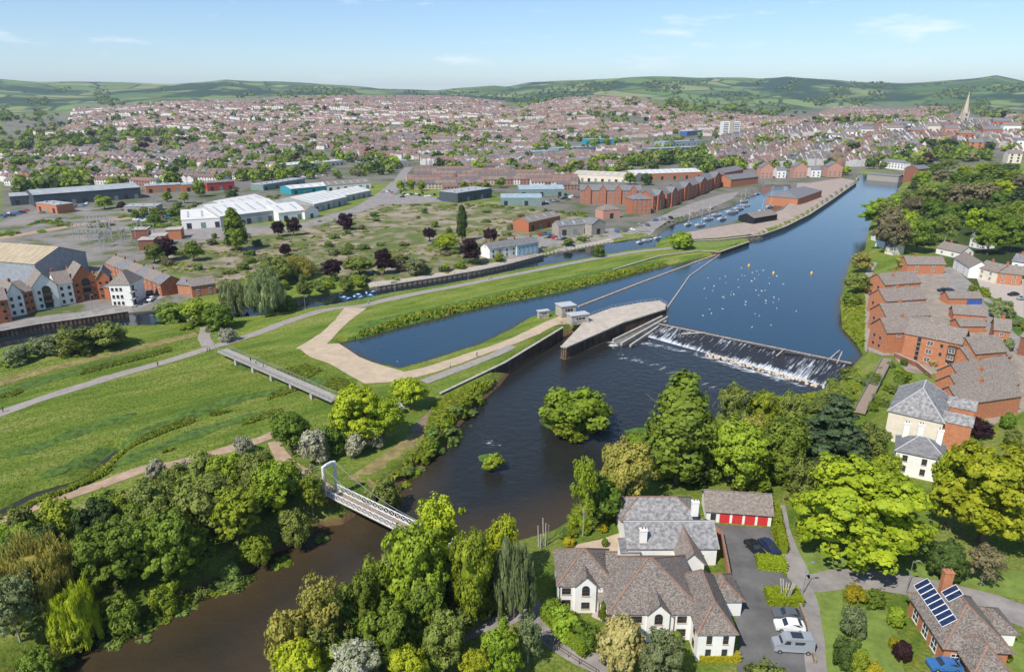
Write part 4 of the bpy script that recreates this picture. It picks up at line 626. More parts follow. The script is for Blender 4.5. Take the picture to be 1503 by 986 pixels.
def old_house():
    gz=5.0; A=P(912,829,gz)[:2]; B=P(1050,829,gz)[:2]; L=B[0]-A[0]; t=thing('slate_house','old white house with weathered grey slate roofs behind the brown tiled one','house',(A[0],A[1],gz))
    wall_part(t,L-1,8,3.6,6,'gable',WHITE,1); roof_part(t,L-1,8,3.6,6,'gable',SLATEP,x0=1,ridge=LEAD)
    wall_part(t,L-2,7,3.8,6.2,'hip',WHITE,1,8.1); roof_part(t,L-2,7,3.8,6.2,'hip',SLATEP,x0=1,y0=8.1,ridge=RIDGE)
    wall_part(t,3.2,3.2,2.8,3.4,'mono',WHITE,-.2,-.3); roof_part(t,3.2,3.2,2.8,3.4,'mono',SLATE,.15,.12,-.2,-.3)
    wall_part(t,4,6,3.4,5.4,'cross',WHITE,L*.55,-4); roof_part(t,4,8,3.4,5.6,'cross',TILEG,.3,.15,L*.55,-4,ridge=RIDGE)
    chimney(t,3.6,1.0,3.4,6.6,WHITE,1.2,.8); chimney(t,L-2.2,7.4,5,8,WHITE,1.2,.8)
    for u in (1.3,L-2.8): win(t,'f',u,1.2,1.3,1.0,FRW,y0=-.3 if u<2 else 0)
    return t
old_house()
def garages():
    gz=5.0; A=P(1036,765,gz)[:2]; B=P(1131,772,gz)[:2]; a,L=frame(A,B); t=thing('garage_block','white garage block with four red doors and long grey tiled roof','garage',(A[0],A[1],gz),a)
    wall_part(t,L,6.5,2.5,4.9,'gable',WHITE); roof_part(t,L,6.5,2.5,4.9,'gable',TILEG,.4,ridge=TILEG); win(t,'f',L*.105,.5,.9,1.3,FRD)
    for k in range(4):
        x=L*(.205+.195*k); b=MB(); b.box(x,x+L*.155,-.05,-.004,0,2.05); 
        d=b.obj('garage_door',[RED],t); r=MB()
        for z in (.5,1.0,1.5): r.box(x+.05,x+L*.155-.05,-.075,-.052,z-.03,z+.03)
        r.obj('door_rib',[RED],d)
garages()
def solar_house():
    gz=5.0; ev=3.4; A=P(1388,947,gz+ev)[:2]; B=P(1479,950,gz+ev)[:2]; C=P(1338,872,gz+ev)[:2]; a,L=frame(A,B); D=float(np.hypot(*(C-A))); b0=math.atan2(*(C-A)[::-1])-math.pi/2; t=thing('brick_house','orange brick house with hipped brown roof and solar panels','house',(A[0],A[1],gz),b0)
    wall_part(t,L,D,ev,ev+3.8,'hip',BRICKO); ro=roof_part(t,L,D,ev,ev+3.8,'hip',TILEB,.55,ridge=RIDGE); 
    wall_part(t,L*.42,3.5,2.8,5,'hip',BRICKO,L*.3,-3.5); roof_part(t,L*.55,6.5,2.9,5.6,'hip',TILEB,.4,x0=L*.22,y0=-4.2,ridge=RIDGE)
    wall_part(t,4,5,2.5,4,'hip',WHITE,L-.2,D*.45); roof_part(t,4,5,2.5,4,'hip',TILEB,.4,x0=L-.2,y0=D*.45)
    X0,e,hr=-.55,ev-.19,ev+3.8; half=min(L,D)/2+.55; k=(hr-e)/half
    def onroof(u,v): return Vector((X0+u,v,e+u*k))   # left slope: u in from the eaves
    for (u0,v0) in [(1.2,2.6+1.12*i) for i in range(8)]+[(3.3,5.9),(3.3,7.02)]:
        m=MB(); q=[onroof(u0,v0),onroof(u0+1.75,v0),onroof(u0+1.75,v0+1.05),onroof(u0,v0+1.05)]; n=Vector((-k,0,1)).normalized(); q=[p+n*.13 for p in q]; slab(m,q,.06); pn=m.obj('solar_panel',[mat('solar_cell',(.02,.035,.10),.15,.3,2,spec=.6)],ro); f=MB()
        for i in range(4): f.bar(q[i]+n*.01,q[(i+1)%4]+n*.01,.07,.05)
        f.obj('panel_frame',[FRW],pn)
    chimney(t,L*.45,D-1.2,ev,ev+5.6,BRICKO,1.3,.9)
    for u in (2.5,5.2,8.2): win(t,'l',u,.4,1.5,1.9,FRW)
    win(t,'f',1.6,1,1.2,1.1,FRW)
solar_house()
# low brick wall round the old house court
def wall_run(name,label,pxs,hh,w,m,cat='wall',z=None,cop=None,up=0):
    pts=[G(*p,up)[:2] for p in pxs]; z0=min(H(*p) for p in pts) if z is None else z; t=thing(name,label,cat,(*pts[0],z0))
    for a_,b_ in zip(pts[:-1],pts[1:]):
        d=np.array(b_)-a_; L=np.hypot(*d); n=np.array([-d[1],d[0]])/L*w/2; o=np.array(pts[0]); q=[a_-o+n,a_-o-n,b_-o-n,b_-o+n]; s=MB(); s.prism(q,-.8,hh); s.obj('wall_section',[m],t)
        if cop: n2=n*1.25; q=[a_-o+n2,a_-o-n2,b_-o-n2,b_-o+n2]; c_=MB(); c_.prism(q,hh+.003,hh+.12); c_.obj('coping',[cop],t)
    return t
wall_run('brick_wall','orange brick wall between the slate house and the car park',[(1034,772),(1058,790),(1068,842),(1072,868)],1.5,.3,BRICKO,cop=RIDGE); wall_run('brick_wall','low dark wall along the garden lane behind the parked cars',[(1172,888),(1184,920),(1196,975)],.9,.3,TIMBER)
def fence(name,label,pxs,hh,m):
    pts=[G(*p) for p in pxs]; o=pts[0]; t=thing(name,label,'fence',(o[0],o[1],H(o[0],o[1])))
    for A,B in zip(pts[:-1],pts[1:]):
        A,B=(A-o)[:2],(B-o)[:2]; L=np.hypot(*(B-A)); n=int(L/1.6)
        for z in (hh,hh*.5): r=MB(); r.bar((*A,z),(*B,z),.06); r.obj('rail',[m],t)
        for i in range(n+1): q=A+(B-A)*i/n; r=MB(); r.bar((*q,-.3),(*q,hh),.08); r.obj('post',[m],t)
fence('metal_fence','black metal railing along the lane below the white house',[(790,938),(818,955),(850,975),(875,990)],1.1,FRD); fence('metal_fence','grey railing between the canal and the cycle path',[(488,452),(530,443),(580,433)],1.1,STEEL)
# ---------------- riverside flats on the right bank ----------------
def rw_flats():
    # stepped row: gables one behind the other, each a brick block with grey roof
    for i,(x0,y0,x1,y1,d,hw,hr) in enumerate([(1300,418,1352,414,10,6,9.5),(1301,442,1360,438,9,6.5,10),(1302,465,1366,462,9,6.5,10),(1303,488,1372,486,9,7,10.5)]):
        t,L=bld('brick_flats','brick flats block with grey gable, '+('farthest','second farthest','second nearest','nearest')[i]+' step of the riverside row','flats',(x0,y0),(x1,y1),d,hw,hr,'gable',BRICKO,TILEG,up=hw,fr=FRW); 
        for u in (.25,.6): win(t,'f',L*u,hw-1.6,1.2,1.1)
        for u in (d*.35,d*.7):
            for z in (1,3.6): win(t,'l',u,z,.9,1.0,FRD)
        chimney(t,L*.45,d*.5,hw,hr+.8,BRICKO)
    t,L=bld('brick_flats','long brick flats with dark stair glazing facing the weir footbridge','flats',(1322,527),(1402,545),9,8.5,12,'gable',BRICKO,TILEG)
    for z in (.8,2.3,3.8,5.3,6.6): win(t,'f',L*.27,z,.9,1.3,FRD,nx=1,ny=1)
    for u in (.47,.88):
        for z in (1,3.6,6.2): win(t,'f',L*u,z,1.6,1.2)
    for z in (3.6,6.2): win(t,'f',L*.68,z,.7,1.0,FRD,nx=1)
    b=MB(); b.box(L*.80,L*.95,-1.0,0,3.2,7.6); o=b.obj('oriel',[FRD],t); win(t,'f',L*.875,5.6,1.5,1.3,y0=-1.0); win(t,'f',L*.875,3.5,1.5,1.0,y0=-1.0)
    t,L=bld('brick_flats','brick flats with arched window and open balcony right of the stair glazing','flats',(1425,552),(1470,548),9,7,10.5,'gable',BRICKO,TILEG); win(t,'f',L*.8,3.2,2.2,1.6,FRD,arch=True,nx=3); win(t,'f',L*.25,3.4,2.4,1.8,FRD,nx=3); b=MB(); b.box(L*.08,L*.45,-1.1,-.01,2.9,3.2); b.obj('balcony',[CONC],t)
    for i,(x0,y0,x1,y1) in enumerate([(1412,558,1490,545),(1410,575,1497,562),(1409,593,1500,580)]):
        t,L=bld('brick_house',('farthest','middle','nearest')[i]+' of three stepped brick houses with brown grey roofs above the mill','house',(x0,y0),(x1,y1),7.5,5.2,8.6,'gable',BRICKO,TILEG,up=5.2); 
        for z in (1,3.4): win(t,'l',3.5,z,.8,1)
        chimney(t,L*.5,3.7,6,9.4,BRICKO)
    t,L=bld('garage_row','brick garage row with three blue doors on the estate road','garage',(1392,447),(1440,447),6,2.6,4.6,'gable',BRICKO,TILEG)
    for u in (.55,.7,.86): b=MB(); b.box(L*u-.05,L*u+1.9,-.06,-.004,0,2); b.obj('garage_door',[BLUEP],t)
    bld('garage_row','plain brick garage row below the blue doored one','garage',(1398,470),(1446,474),6,2.6,4.8,'gable',BRICKO,TILEG); bld('garage_row','short grey roofed garage row beside the brick flats','garage',(1408,488),(1445,488),6,2.4,4.2,'gable',BRICKO,TILEG)
    t,L=bld('old_mill','old mill with big weathered slate hipped roof and orange brick wings','mill',(1305,602),(1385,620),17,7.5,12.5,'hip',CREAM,SLATEP,up=7.5,ridge=LEAD); wall_part(t,5.5,4,7.5,7.5,'flat',BRICKO,L-.2,1); roof_part(t,5.5,4,7.5,9.3,'gable',SLATEP,.2,x0=L-.2,y0=1); wall_part(t,5.5,4,7.5,7.5,'flat',BRICKO,L-.2,11); roof_part(t,5.5,4,7.5,9.3,'gable',SLATEP,.2,x0=L-.2,y0=11)
    t,L=bld('white_villa','white villa with slate roof and white chimneys below the mill','house',(1316,660),(1388,675),7.5,5.5,8,'hip',WHITE,SLATE,up=5.5,ridge=LEAD)
    for u in (.2,.6,.95):
        for z in (1,3.4): win(t,'f',L*u,z,.9,1.3,FRD)
    for u,v in ((.15,.8),(.45,.9),(.85,.75)): chimney(t,L*u,7.5*v,5,9.6,WHITE,1.1,.8)
    # houses higher up
    for i,(x0,y0,x1,y1,d,wm,rm,lab,hw) in enumerate([(1398,393,1420,408,8,WHITE,TILEG,'white house with solar panel beside the estate road',5),(1432,408,1460,416,8,CREAM,TILEG,'cream semi detached house on the estate road',5),(1462,416,1497,420,8,BRICKO,TILEG,'orange brick semi detached house on the estate road',5),(1482,400,1510,404,8,WHITE,SLATE,'white house at the right edge above the estate court',5.5),(1373,372,1408,380,9,WHITE,TILEG,'white bungalow under the hillside wood',3.2),(1422,362,1440,366,8,WHITE,SLATE,'white villa with slate roof among the hillside trees',6),(1308,438,1330,436,7,BRICKO,TILEG,'brick end block at the head of the riverside row',5),(1330,402,1385,402,8,BRICKO,TILEG,'long low brick block behind the golden tree',4.5)]):
        t,L=bld('house',lab,'house',(x0,y0),(x1,y1),d,hw,hw+3,'gable',wm,rm,chim=[(.3,.5)])
        for u in (.25,.7):
            for z in ((1,3.2) if hw>4 else (1,)): win(t,'f',L*u,z,1.2,1.1)
    for i,(x,y) in enumerate([(1278,352),(1284,362),(1298,372)]): bld('cottage',('white cottage by the river at the foot of the wood','second white cottage by the river','slate roofed cottage nearest the riverside walk')[i],'cottage',(x,y),(x+13,y+3),7,4.2,6.8,'gable',WHITE if i<2 else CREAM,SLATE,chim=[(.8,.5)])
rw_flats()
wall_run('brick_wall','long brick garden wall beside the riverside walk',[(1284,418),(1285,460),(1287,503),(1303,518)],1.6,.35,BRICKO,cop=RIDGE); wall_run('brick_wall','brick wall along the mill leat below the flats',[(1312,524),(1345,538),(1366,556)],1.4,.35,BRICKD,cop=CONC)
t,L=bld('brick_house','brown brick house cut by the right edge of the estate','house',(1492,520),(1520,528),9,6,9,'gable',BRICKD,TILEG)
for i,(x0,y0,x1,y1) in enumerate([(1425,530,1485,522),(1455,505,1478,508)]): bld('brick_house',['brick house row with brown roof right of the balcony flats','small brick house by the estate road bend'][i],'house',(x0,y0),(x1,y1),8,5,8,'gable',BRICKO,TILEG,up=5 if i==0 else 0,chim=[(.5,.5)],wins=(3.5,(1,3.2),1.1,1.1))
# ---------------- canal side flats on the left ----------------
def canal_flats():
    seq=[(-25,478,18,472,'gable',BRICK,TILEG,8.5,12,'brick flats block at the left edge by the canal'),(17,466,40,461,'cross',WHITE,TILEG,8.6,12.6,'white gabled flats block, leftmost by the canal'),(40,461,54,457,'gable',BRICK,TILEG,8.4,11.8,'narrow brick flats block between the white gables'),(54,456,90,450,'cross',WHITE,TILEG,9,14,'large white gabled flats block with black arched balcony bay'),(90,449,112,445,'gable',WHITE,TILEG,8.5,12.5,'white flats block with square windows'),(112,444,147,438,'cross',BRICK,TILEG,9,14.5,'large brick gabled block with arched opening by the canal'),(147,440,166,438,'cross',BRICK,TILEG,8.6,12,'brick gabled block beside the corner turret')]
    for (x0,y0,x1,y1,k,wm,rm,hw,hr,lab) in seq:
        t,L=bld('canal_flats',lab,'flats',(x0,y0),(x1,y1),11,hw,hr,k,wm,rm,chim=[(.2,.6)] if k=='gable' else ())
        n=max(2,int(L/2.8))
        for i in range(n):
            if ('arched' in lab) and .25<(i+.5)/n<.8: continue
            for z in (.9,3.5,6.1): win(t,'f',L*(i+.5)/n,z,.9,1.2,FRD)
        if 'arched' in lab:
            win(t,'f',L*.55,6.2,L*.34,1.4,FRD,arch=True,nx=3)
            for z in (.4,3.2): b=MB(); b.box(L*.36,L*.74,-1.2,-.01,z+2.2,z+2.45); bo=b.obj('balcony',[FRD],t); win(t,'f',L*.55,z,L*.34,1.9,FRD,nx=3); r=MB(); r.box(L*.36,L*.74,-1.2,-1.1,z+2.452,z+3.3); r.obj('railing',[FRD],bo)
    t,L=bld('canal_flats','white corner flats with turret roof and balconies beside the car park','flats',(165,448),(196,450),11,9,13.5,'hip',WHITE,TILEG)
    for i in range(3):
        for z in (.9,3.5,6.4): win(t,'f',L*(.14+.2*i),z,.9,1.2,FRD)
    for z in (.2,3.0,5.8): b=MB(); b.box(L-.6,L+1.2,-.6,3,z+.0,z+.25); bo=b.obj('balcony',[CONC],t); win(t,'r',2,z+.4,1.6,1.9,FRD,L=L)
    for i in range(6): bld('terraced_house','brick terraced house with chimney behind the canal flats, '+['first','second','third','fourth','fifth','sixth'][i]+' from the left','house',(158+i*13.5,402+i*5.6),(171+i*13.5,407.4+i*5.6),9,5.2,8,'gable',BRICK,SLATE if i%2 else TILEG,chim=[(.1,.5)],wins=(3,(1,3.3),.9,1.2))
    for i in range(6): bld('terraced_house','terraced house in the row behind the brick gabled block, '+['first','second','third','fourth','fifth','sixth'][i]+' from the left','house',(88+i*12.5,425+i*2.6),(100+i*12.5,427.6+i*2.6),9,5.2,8,'gable',BRICK if i%3 else CREAM,SLATE,chim=[(.1,.5)])
    bld('brick_house','brick house with grey roof at the canal turn','house',(283,437),(318,431),8,4.8,7.2,'gable',BRICKO,TILEG,wins=(3.5,(1,3),1.1,1.1)); bld('brick_house','small brick house with flat porch left of the canal turn house','house',(262,432),(283,434),7,4.4,6.5,'gable',BRICKO,SLATE,wins=(3.5,(1,),1.1,1.1))
canal_flats()
bld('dark_warehouse','large dark steel warehouse with rusty roof at the left edge','warehouse',(-40,408),(57,417),26,9,14,'gable',mat('steel_cladding',(.30,.32,.35),.5,.15,.5),SHEDT,z=5); 
t=MB(); A=G(58,415); 
def warehouse(name,label,pa,pb,D,hw,hr,kind,wm,rm,up=0):
    t,L=bld(name,label,'warehouse',pa,pb,D,hw,hr,kind,wm,rm,up=up,ov=.2)
    n=int(L/7)
    for i in range(n):
        x=L*(i+.5)/n; b=MB()
        if kind=='gable': k=(hr-hw+.07)/(D/2+.2); f_=lambda y:hw-.07+(y+.2)*k+.06; slab(b,[(x-.6,D*.1,f_(D*.1)),(x+.6,D*.1,f_(D*.1)),(x+.6,D*.4,f_(D*.4)),(x-.6,D*.4,f_(D*.4))],.05); b.obj('rooflight',[SKYL],t)
        else: b.box(x-.9,x+.9,D*.35,D*.35+1.6,hw+.303,hw+1.0); b.obj('roof_vent',[SHEDG],t)
        d_=MB(); d_.box(x-1.4,x+1.4,-.06,-.004,0,min(3.6,hw*.6)); d_.obj('loading_door' if i%2 else 'window_strip',[CLADG if i%2 else GLASS],t)
    return t,L
for i,(x0,y0,x1,y1,d,hw,hr,k,wm,rm,lab) in enumerate([(268,337,330,333,40,6,9.5,'gable',WHITE,SHED,'long white roofed warehouse behind the poplar'),(325,334,420,322,45,7,12,'gable',SHEDG,SHED,'large white roofed warehouse in the middle of the works'),(410,326,450,321,30,6,10,'gable',WHITE,SHED,'white shed with doors right of the large warehouse'),(448,322,468,318,16,5,8.5,'cross',WHITE,TILEG,'small white gabled office of the works'),(462,312,510,300,40,6,10,'gable',SHEDG,SHED,'white roofed shed at the right end of the works'),(500,298,545,288,26,5,8,'gable',SHEDG,SHED,'white shed beside the long street'),(340,318,400,306,30,6,10,'gable',SHEDG,SHED,'white sawtooth shed behind the large warehouse'),(17,302,75,298,22,7,8.5,'gable',CLADD,SHEDG,'small dark clad industrial unit at the left'),(52,304,208,291,30,9,11.5,'gable',CLADD,SHEDG,'long dark clad industrial unit with pale roof'),(215,284,268,281,18,6,7,'flat',BRICKO,SHEDG,'long low red brick factory'),(268,282,305,280,18,6,7,'flat',BRICKO,SHEDG,'right half of the low red brick factory'),(305,281,345,278,18,7,8,'flat',REDSH,TILEG,'red painted factory block'),(183,312,230,311,14,4,5,'flat',STONE,SHEDG,'low flat roofed unit beside the car parks'),(55,310,85,314,12,6,7,'flat',BRICKO,SHEDG,'small orange brick unit on the left'),(428,286,480,281,20,5,7,'gable',TEAL,SHED,'teal blue clad shed'),(418,251,505,242,28,6,7.5,'flat',CREAM,SHED,'long cream and grey retail shed'),(387,280,448,270,14,5,6,'flat',CLADG,SHEDG,'low grey shed left of the teal one'),(480,281,545,276,18,5,8,'gable',WHITE,TILEG,'white walled works building beside the teal shed'),(528,246,600,243,24,6,7,'flat',STONE,SHEDG,'wide low grey building behind the long street'),(590,204,622,201,30,7,8,'flat',TEAL,SKYL,'bright blue school building among the terraces'),(672,298,722,290,20,7.5,8.2,'flat',CLADD,SHEDG,'dark box shaped unit beside the car park'),(735,302,795,302,18,6,8,'gable',CLADG,SKYL,'front grey green shed beside the brick flats'),(762,289,828,288,18,6,8.5,'gable',CLADG,SKYL,'rear grey green shed beside the brick flats'),(840,266,930,268,34,7,9.5,'gable',CREAM,mat('buff_sheet_roof',(.50,.45,.36),.8,.15,.2),'large buff roofed warehouse behind the brick flats'),(930,266,1030,262,30,7,9.5,'gable',BRICKO,SHED,'long white roofed warehouse by the quay'),(776,341,822,330,12,6,8.5,'gable',BRICK,TILEG,'dark red brick warehouse on the waste ground edge'),(820,347,868,343,9,6,8.5,'gable',STONE,SLATE,'long grey stone building by the canal yard'),(868,346,888,343,9,6.5,9.5,'cross',STONE,SLATE,'white gabled stone building by the canal yard'),(885,322,910,320,10,6,9,'hip',PINK,TILEG,'pink stone house with hipped roof beside the quay road'),(955,228,1020,224,20,9,10,'flat',mat('office_glass',(.10,.16,.20),.3,.2,.2),SHEDG,'modern grey glass office block'),(975,216,1030,212,24,8,8.6,'flat',SKYL,SHEDG,'upper floors block of the glass office'),(860,212,920,210,20,8,9,'flat',TEAL,SKYL,'wide blue roofed retail shed'),(770,232,815,228,26,7,9,'flat',WHITE,SKYL,'white sided retail shed with blue grey roof'),(820,225,885,220,26,7,9,'flat',CLADG,SKYL,'grey green retail shed behind the terraces'),(1008,200,1030,198,16,9,10,'flat',BLUEP,SHEDG,'blue clad building near the tower block')]): warehouse('industrial_shed' if 'shed' in lab or 'unit' in lab else 'works_building',lab,(x0,y0),(x1,y1),d,hw,hr,k,wm,rm)
# terraced cottages and pale blue house by the canal
for i in range(4): bld('cottage','cottage of the canal terrace, '+['leftmost','second from left','third from left','rightmost'][i],'cottage',(719+i*10,381-i*1.6),(729+i*10,379.4-i*1.6),8,5.4,8,'gable',CREAM if i%2 else WHITE,SLATE,chim=[(.1,.5)],wins=(2.4,(.9,3.2),.8,1.1),fr=FRD)
bld('blue_house','pale blue house at the end of the canal terrace','house',(759,376),(790,371),8,5.8,8.4,'gable',mat('pale_blue_render',(.42,.58,.66),.85,.06,.5),SLATE,chim=[(.1,.5),(.85,.5)],wins=(2.6,(.9,3.4),.9,1.2),fr=FRW)
# brick quay flats with gables
for i,(x0,y0,x1,y1,n) in enumerate([(851,299,940,300,4),(928,315,955,314,1),(958,310,975,306,1),(978,305,995,300,1),(995,298,1018,290,1),(1018,290,1040,281,1),(1040,281,1060,272,1)]):
    t,L=bld('quay_flats',['long red brick flats with four gables by the quay road','square red brick flats block with hipped roof by the quay road','red brick tower flats block nearest the square one','narrow brick flats block between the tower blocks','brick flats block with dark balcony bay by the basin','brick flats block left of the last quay block','last brick flats block along the quay road'][i],'flats',(x0,y0),(x1,y1),13,10.5,14,'gable' if i!=1 else 'hip',BRICK,SLATE)
    m=n*5 if n>1 else 4
    for k in range(m):
        for z in (1,3.6,6.2,8.6): win(t,'f',L*(k+.5)/m,z,1.3,1.4,FRW)
    for k in range(n):
        if i==1: break
        w=L/n*.42; x=L*(k+.5)/n-w/2; wall_part(t,w,1.4,11,14.5,'cross',BRICK,x,-1.3,name='gable_bay'); roof_part(t,w,7,11,14.5,'cross',SLATE,.25,.15,x,-1.3,'gable_roof')
        for z in (1.2,4,6.8,9.4): win(t,'f',x+w/2,z,1.6,1.5,FRW,y0=-1.3)
# pink gabled terrace and warehouses at the quay head
for i,(x,w) in enumerate([(1116,18),(1140,13),(1165,19),(1190,14),(1214,21)]): bld('quay_house',['pink gabled quay building, leftmost','white quay building left of the middle pink gable','pink gabled quay building in the middle','white quay building right of the middle pink gable','pink gabled quay building, rightmost'][i],'house',(x,262-i*.5),(x+w,262-i*.5),12,11 if i%2==0 else 8,16 if i%2==0 else 11.5,'cross' if i%2==0 else 'gable',PINK if i%2==0 else WHITE,SLATE,wins=(4,(1,4),1.6,1.8))
bld('quay_warehouse','brick quay warehouse with dark hipped slate roof on the apron','warehouse',(1170,302),(1205,290),24,6,9.5,'hip',BRICKO,SLATE); bld('quay_warehouse','small black and white boat shed with tan roof on the apron','warehouse',(1106,330),(1140,324),12,4.5,7,'gable',DARK,TILEG); bld('quay_warehouse','brick warehouse with slate roof behind the basin','warehouse',(1072,275),(1112,270),16,7,10.5,'gable',BRICKO,SLATE); bld('quay_warehouse','second brick warehouse behind the basin','warehouse',(1062,264),(1090,258),16,7,10.5,'gable',BRICK,SLATE)
t,L=bld('quay_warehouse','long low market building with arches on the far quay','warehouse',(1272,262),(1318,266),12,4.5,6,'gable',STONE,SLATE)
bld('quay_house','tall brown brick quay building beside the wood','house',(1345,268),(1362,266),14,13,16,'gable',BRICKD,SLATE,wins=(4,(2,5,8),1.6,1.8)); bld('quay_house','tall white and dark quay house left of the brown one','house',(1325,262),(1345,264),12,10,13,'gable',WHITE,SLATE,wins=(4,(2,5,8),1.6,1.8)); bld('quay_house','white customs house with slate roof on the far quay','house',(1290,246),(1325,250),10,8,11,'hip',WHITE,SLATE,wins=(4,(2,5),1.6,1.8))
# tower block and church spire
def far_specials():
    p=G(1072,203); t=thing('tower_block','white high rise tower block in the distance','tower',(p[0],p[1],p[2])); s=p[1]/FPX*1.0; w=24*s; hh=22*s
    b=MB(); b.box(-w/2,w/2,0,w*.6,-3,hh); b.obj('wall',[WHITE],t); b=MB(); b.box(-w*.12,w*.12,-1.5,-.01,-2,hh+3); b.obj('lift_shaft',[CONCP],t)
    for k in range(9):
        for u in (-.32,.32): b=MB(); b.box(w*u-w*.15,w*u+w*.15,-.25,-.01,hh*(k+.35)/9.3,hh*(k+.8)/9.3); b.obj('window_band',[GLASS],t)
    p=G(1413,185); t=thing('church_spire','tall stone church tower with spire on the skyline','church',(p[0],p[1],p[2]-4)); s=depth_of(p)/FPX; w=8*s; H1=22*s; H2=52*s; b=MB(); b.box(-w/2,w/2,-w/2,w/2,-3,H1); tw=b.obj('tower',[PALEST],t)
    b=MB(); 
    for i in range(8):
        a0,a1=math.pi*(i+.5)/4,math.pi*(i+1.5)/4; r=w*.47; b.poly([(r*math.cos(a0),r*math.sin(a0),H1),(r*math.cos(a1),r*math.sin(a1),H1),(0,0,H2)])
    b.obj('spire',[PALEST],t)
    for x in (-1,1):
        for y in (-1,1): b=MB(); b.tube((x*w*.43,y*w*.43,H1-2),(x*w*.43,y*w*.43,H1+7*s),w*.09,.05,6); b.obj('pinnacle',[PALEST],t)
    for z in (.5,.78): b=MB(); b.box(-w*.14,w*.14,-w/2-.12,-w/2+.05,H1*z,H1*(z+.14)); b.obj('belfry_opening',[DARK],tw)  # solid boxes on the tower face; the openings' shade is their dark colour
    b=MB(); b.box(-w*2.6,-w/2,-w*.4,w*.4,-3,8*s); b.obj('nave',[PALEST],t); roof_part(t,w*2.1,w*.8,8*s,12*s,'gable',SLATE,.2,x0=-w*2.6,y0=-w*.4)
far_specials()
# ---------------- weir, pier, sluice, bridges ----------------
def weir():
    top=P(966,475,2.05)[:2]; end=P(1250,533,2.05)[:2]; f0=P(946,493,.05)[:2]; f1=P(1222,570,.05)[:2]; n=90; k=9; rng=np.random.default_rng(5)
    t=thing('weir','long sloping stone weir with white water running down its face','weir',(*top,0)); V=[]; 
    for i in range(n+1):
        u=i/n; a=np.array(top)+(np.array(end)-top)*u; c=np.array(f0)+(np.array(f1)-f0)*u
        for j in range(k+1):
            w=j/k; p=a+(c-a)*w; V.append((p[0]-top[0],p[1]-top[1],2.12-2.1*w**.9+(rng.random()-.5)*.10*(0<j<k)))
    i=np.arange(n*k); a=(i//k)*(k+1)+i%k; m=bpy.data.materials.new('weir_water'); m.use_nodes=True; tt=m.node_tree; bb=tt.nodes['Principled BSDF']; c=tt.nodes.new('ShaderNodeTexCoord'); au=tt.nodes.new('ShaderNodeAttribute'); au.attribute_name='along'; aw=tt.nodes.new('ShaderNodeAttribute'); aw.attribute_name='down'; cx_=tt.nodes.new('ShaderNodeCombineXYZ'); tt.links.new(au.outputs['Fac'],cx_.inputs[0]); tt.links.new(aw.outputs['Fac'],cx_.inputs[1]); nn=tt.nodes.new('ShaderNodeTexNoise'); nn.inputs['Scale'].default_value=1.0; nn.inputs['Detail'].default_value=7; nn.inputs['Roughness'].default_value=.72; tt.links.new(cx_.outputs[0],nn.inputs['Vector'])
    n3=tt.nodes.new('ShaderNodeTexNoise'); n3.inputs['Scale'].default_value=.06; tt.links.new(c.outputs['Object'],n3.inputs['Vector']); ad=tt.nodes.new('ShaderNodeMath'); ad.operation='MULTIPLY_ADD'; ad.inputs[1].default_value=.55; tt.links.new(n3.outputs['Fac'],ad.inputs[0]); tt.links.new(nn.outputs['Fac'],ad.inputs[2])
    r=tt.nodes.new('ShaderNodeValToRGB'); r.color_ramp.elements[0].position=.84; r.color_ramp.elements[0].color=(.022,.020,.018,1); r.color_ramp.elements[1].position=1.12; r.color_ramp.elements[1].color=(.62,.65,.68,1); ft=tt.nodes.new('ShaderNodeMapRange'); ft.inputs[1].default_value=1.45; ft.inputs[2].default_value=1.98; ft.inputs[4].default_value=.2; tt.links.new(aw.outputs['Fac'],ft.inputs[0]); a2=tt.nodes.new('ShaderNodeMath'); tt.links.new(ad.outputs[0],a2.inputs[0]); tt.links.new(ft.outputs[0],a2.inputs[1]); tt.links.new(a2.outputs[0],r.inputs[0]); tt.links.new(r.outputs[0],bb.inputs['Base Color']); bb.inputs['Roughness'].default_value=.35
    wf=npmesh('weir_face',np.array(V),np.stack([a,a+1,a+k+2,a+k+1],1),[m],smooth=True); ij=np.arange(len(V)); fattr(wf,'along',(ij//(k+1))*1.05); fattr(wf,'down',(ij%(k+1))*.22); link('weir_face',wf,t)
    b=MB(); d=(np.array(end)-top); L=np.hypot(*d); nrm=np.array([-d[1],d[0]])/L
    for s in range(60):
        u0,u1=s/60,(s+.93)/60; q=[d*u0-nrm*.5,d*u0+nrm*.6,d*u1+nrm*.6,d*u1-nrm*.5]; bb_=MB(); bb_.prism(q,.6,2.09+(s*37%7)*.008); bb_.obj('crest_stone',[STONE],t)
    # boulders at the foot
    rk=MB(); 
    for s in range(150):
        u=.38+.62*rng.random(); p=np.array(f0)+(np.array(f1)-f0)*u-nrm*rng.uniform(-.6,2.2)-top; r_=rng.uniform(.25,.7); bm=bmesh.new(); bmesh.ops.create_icosphere(bm,subdivisions=1,radius=r_); o=len(rk.v); rk.v+=[(v.co.x*rng.uniform(.8,1.2)+p[0],v.co.y*rng.uniform(.8,1.2)+p[1],v.co.z*.7+.1) for v in bm.verts]; rk.f+=[tuple(o+v.index for v in f.verts) for f in bm.faces]; rk.m+=[0]*len(bm.faces); bm.free()
    stuff(rk.obj('boulders',[PALEST],t))
    return t
weir()
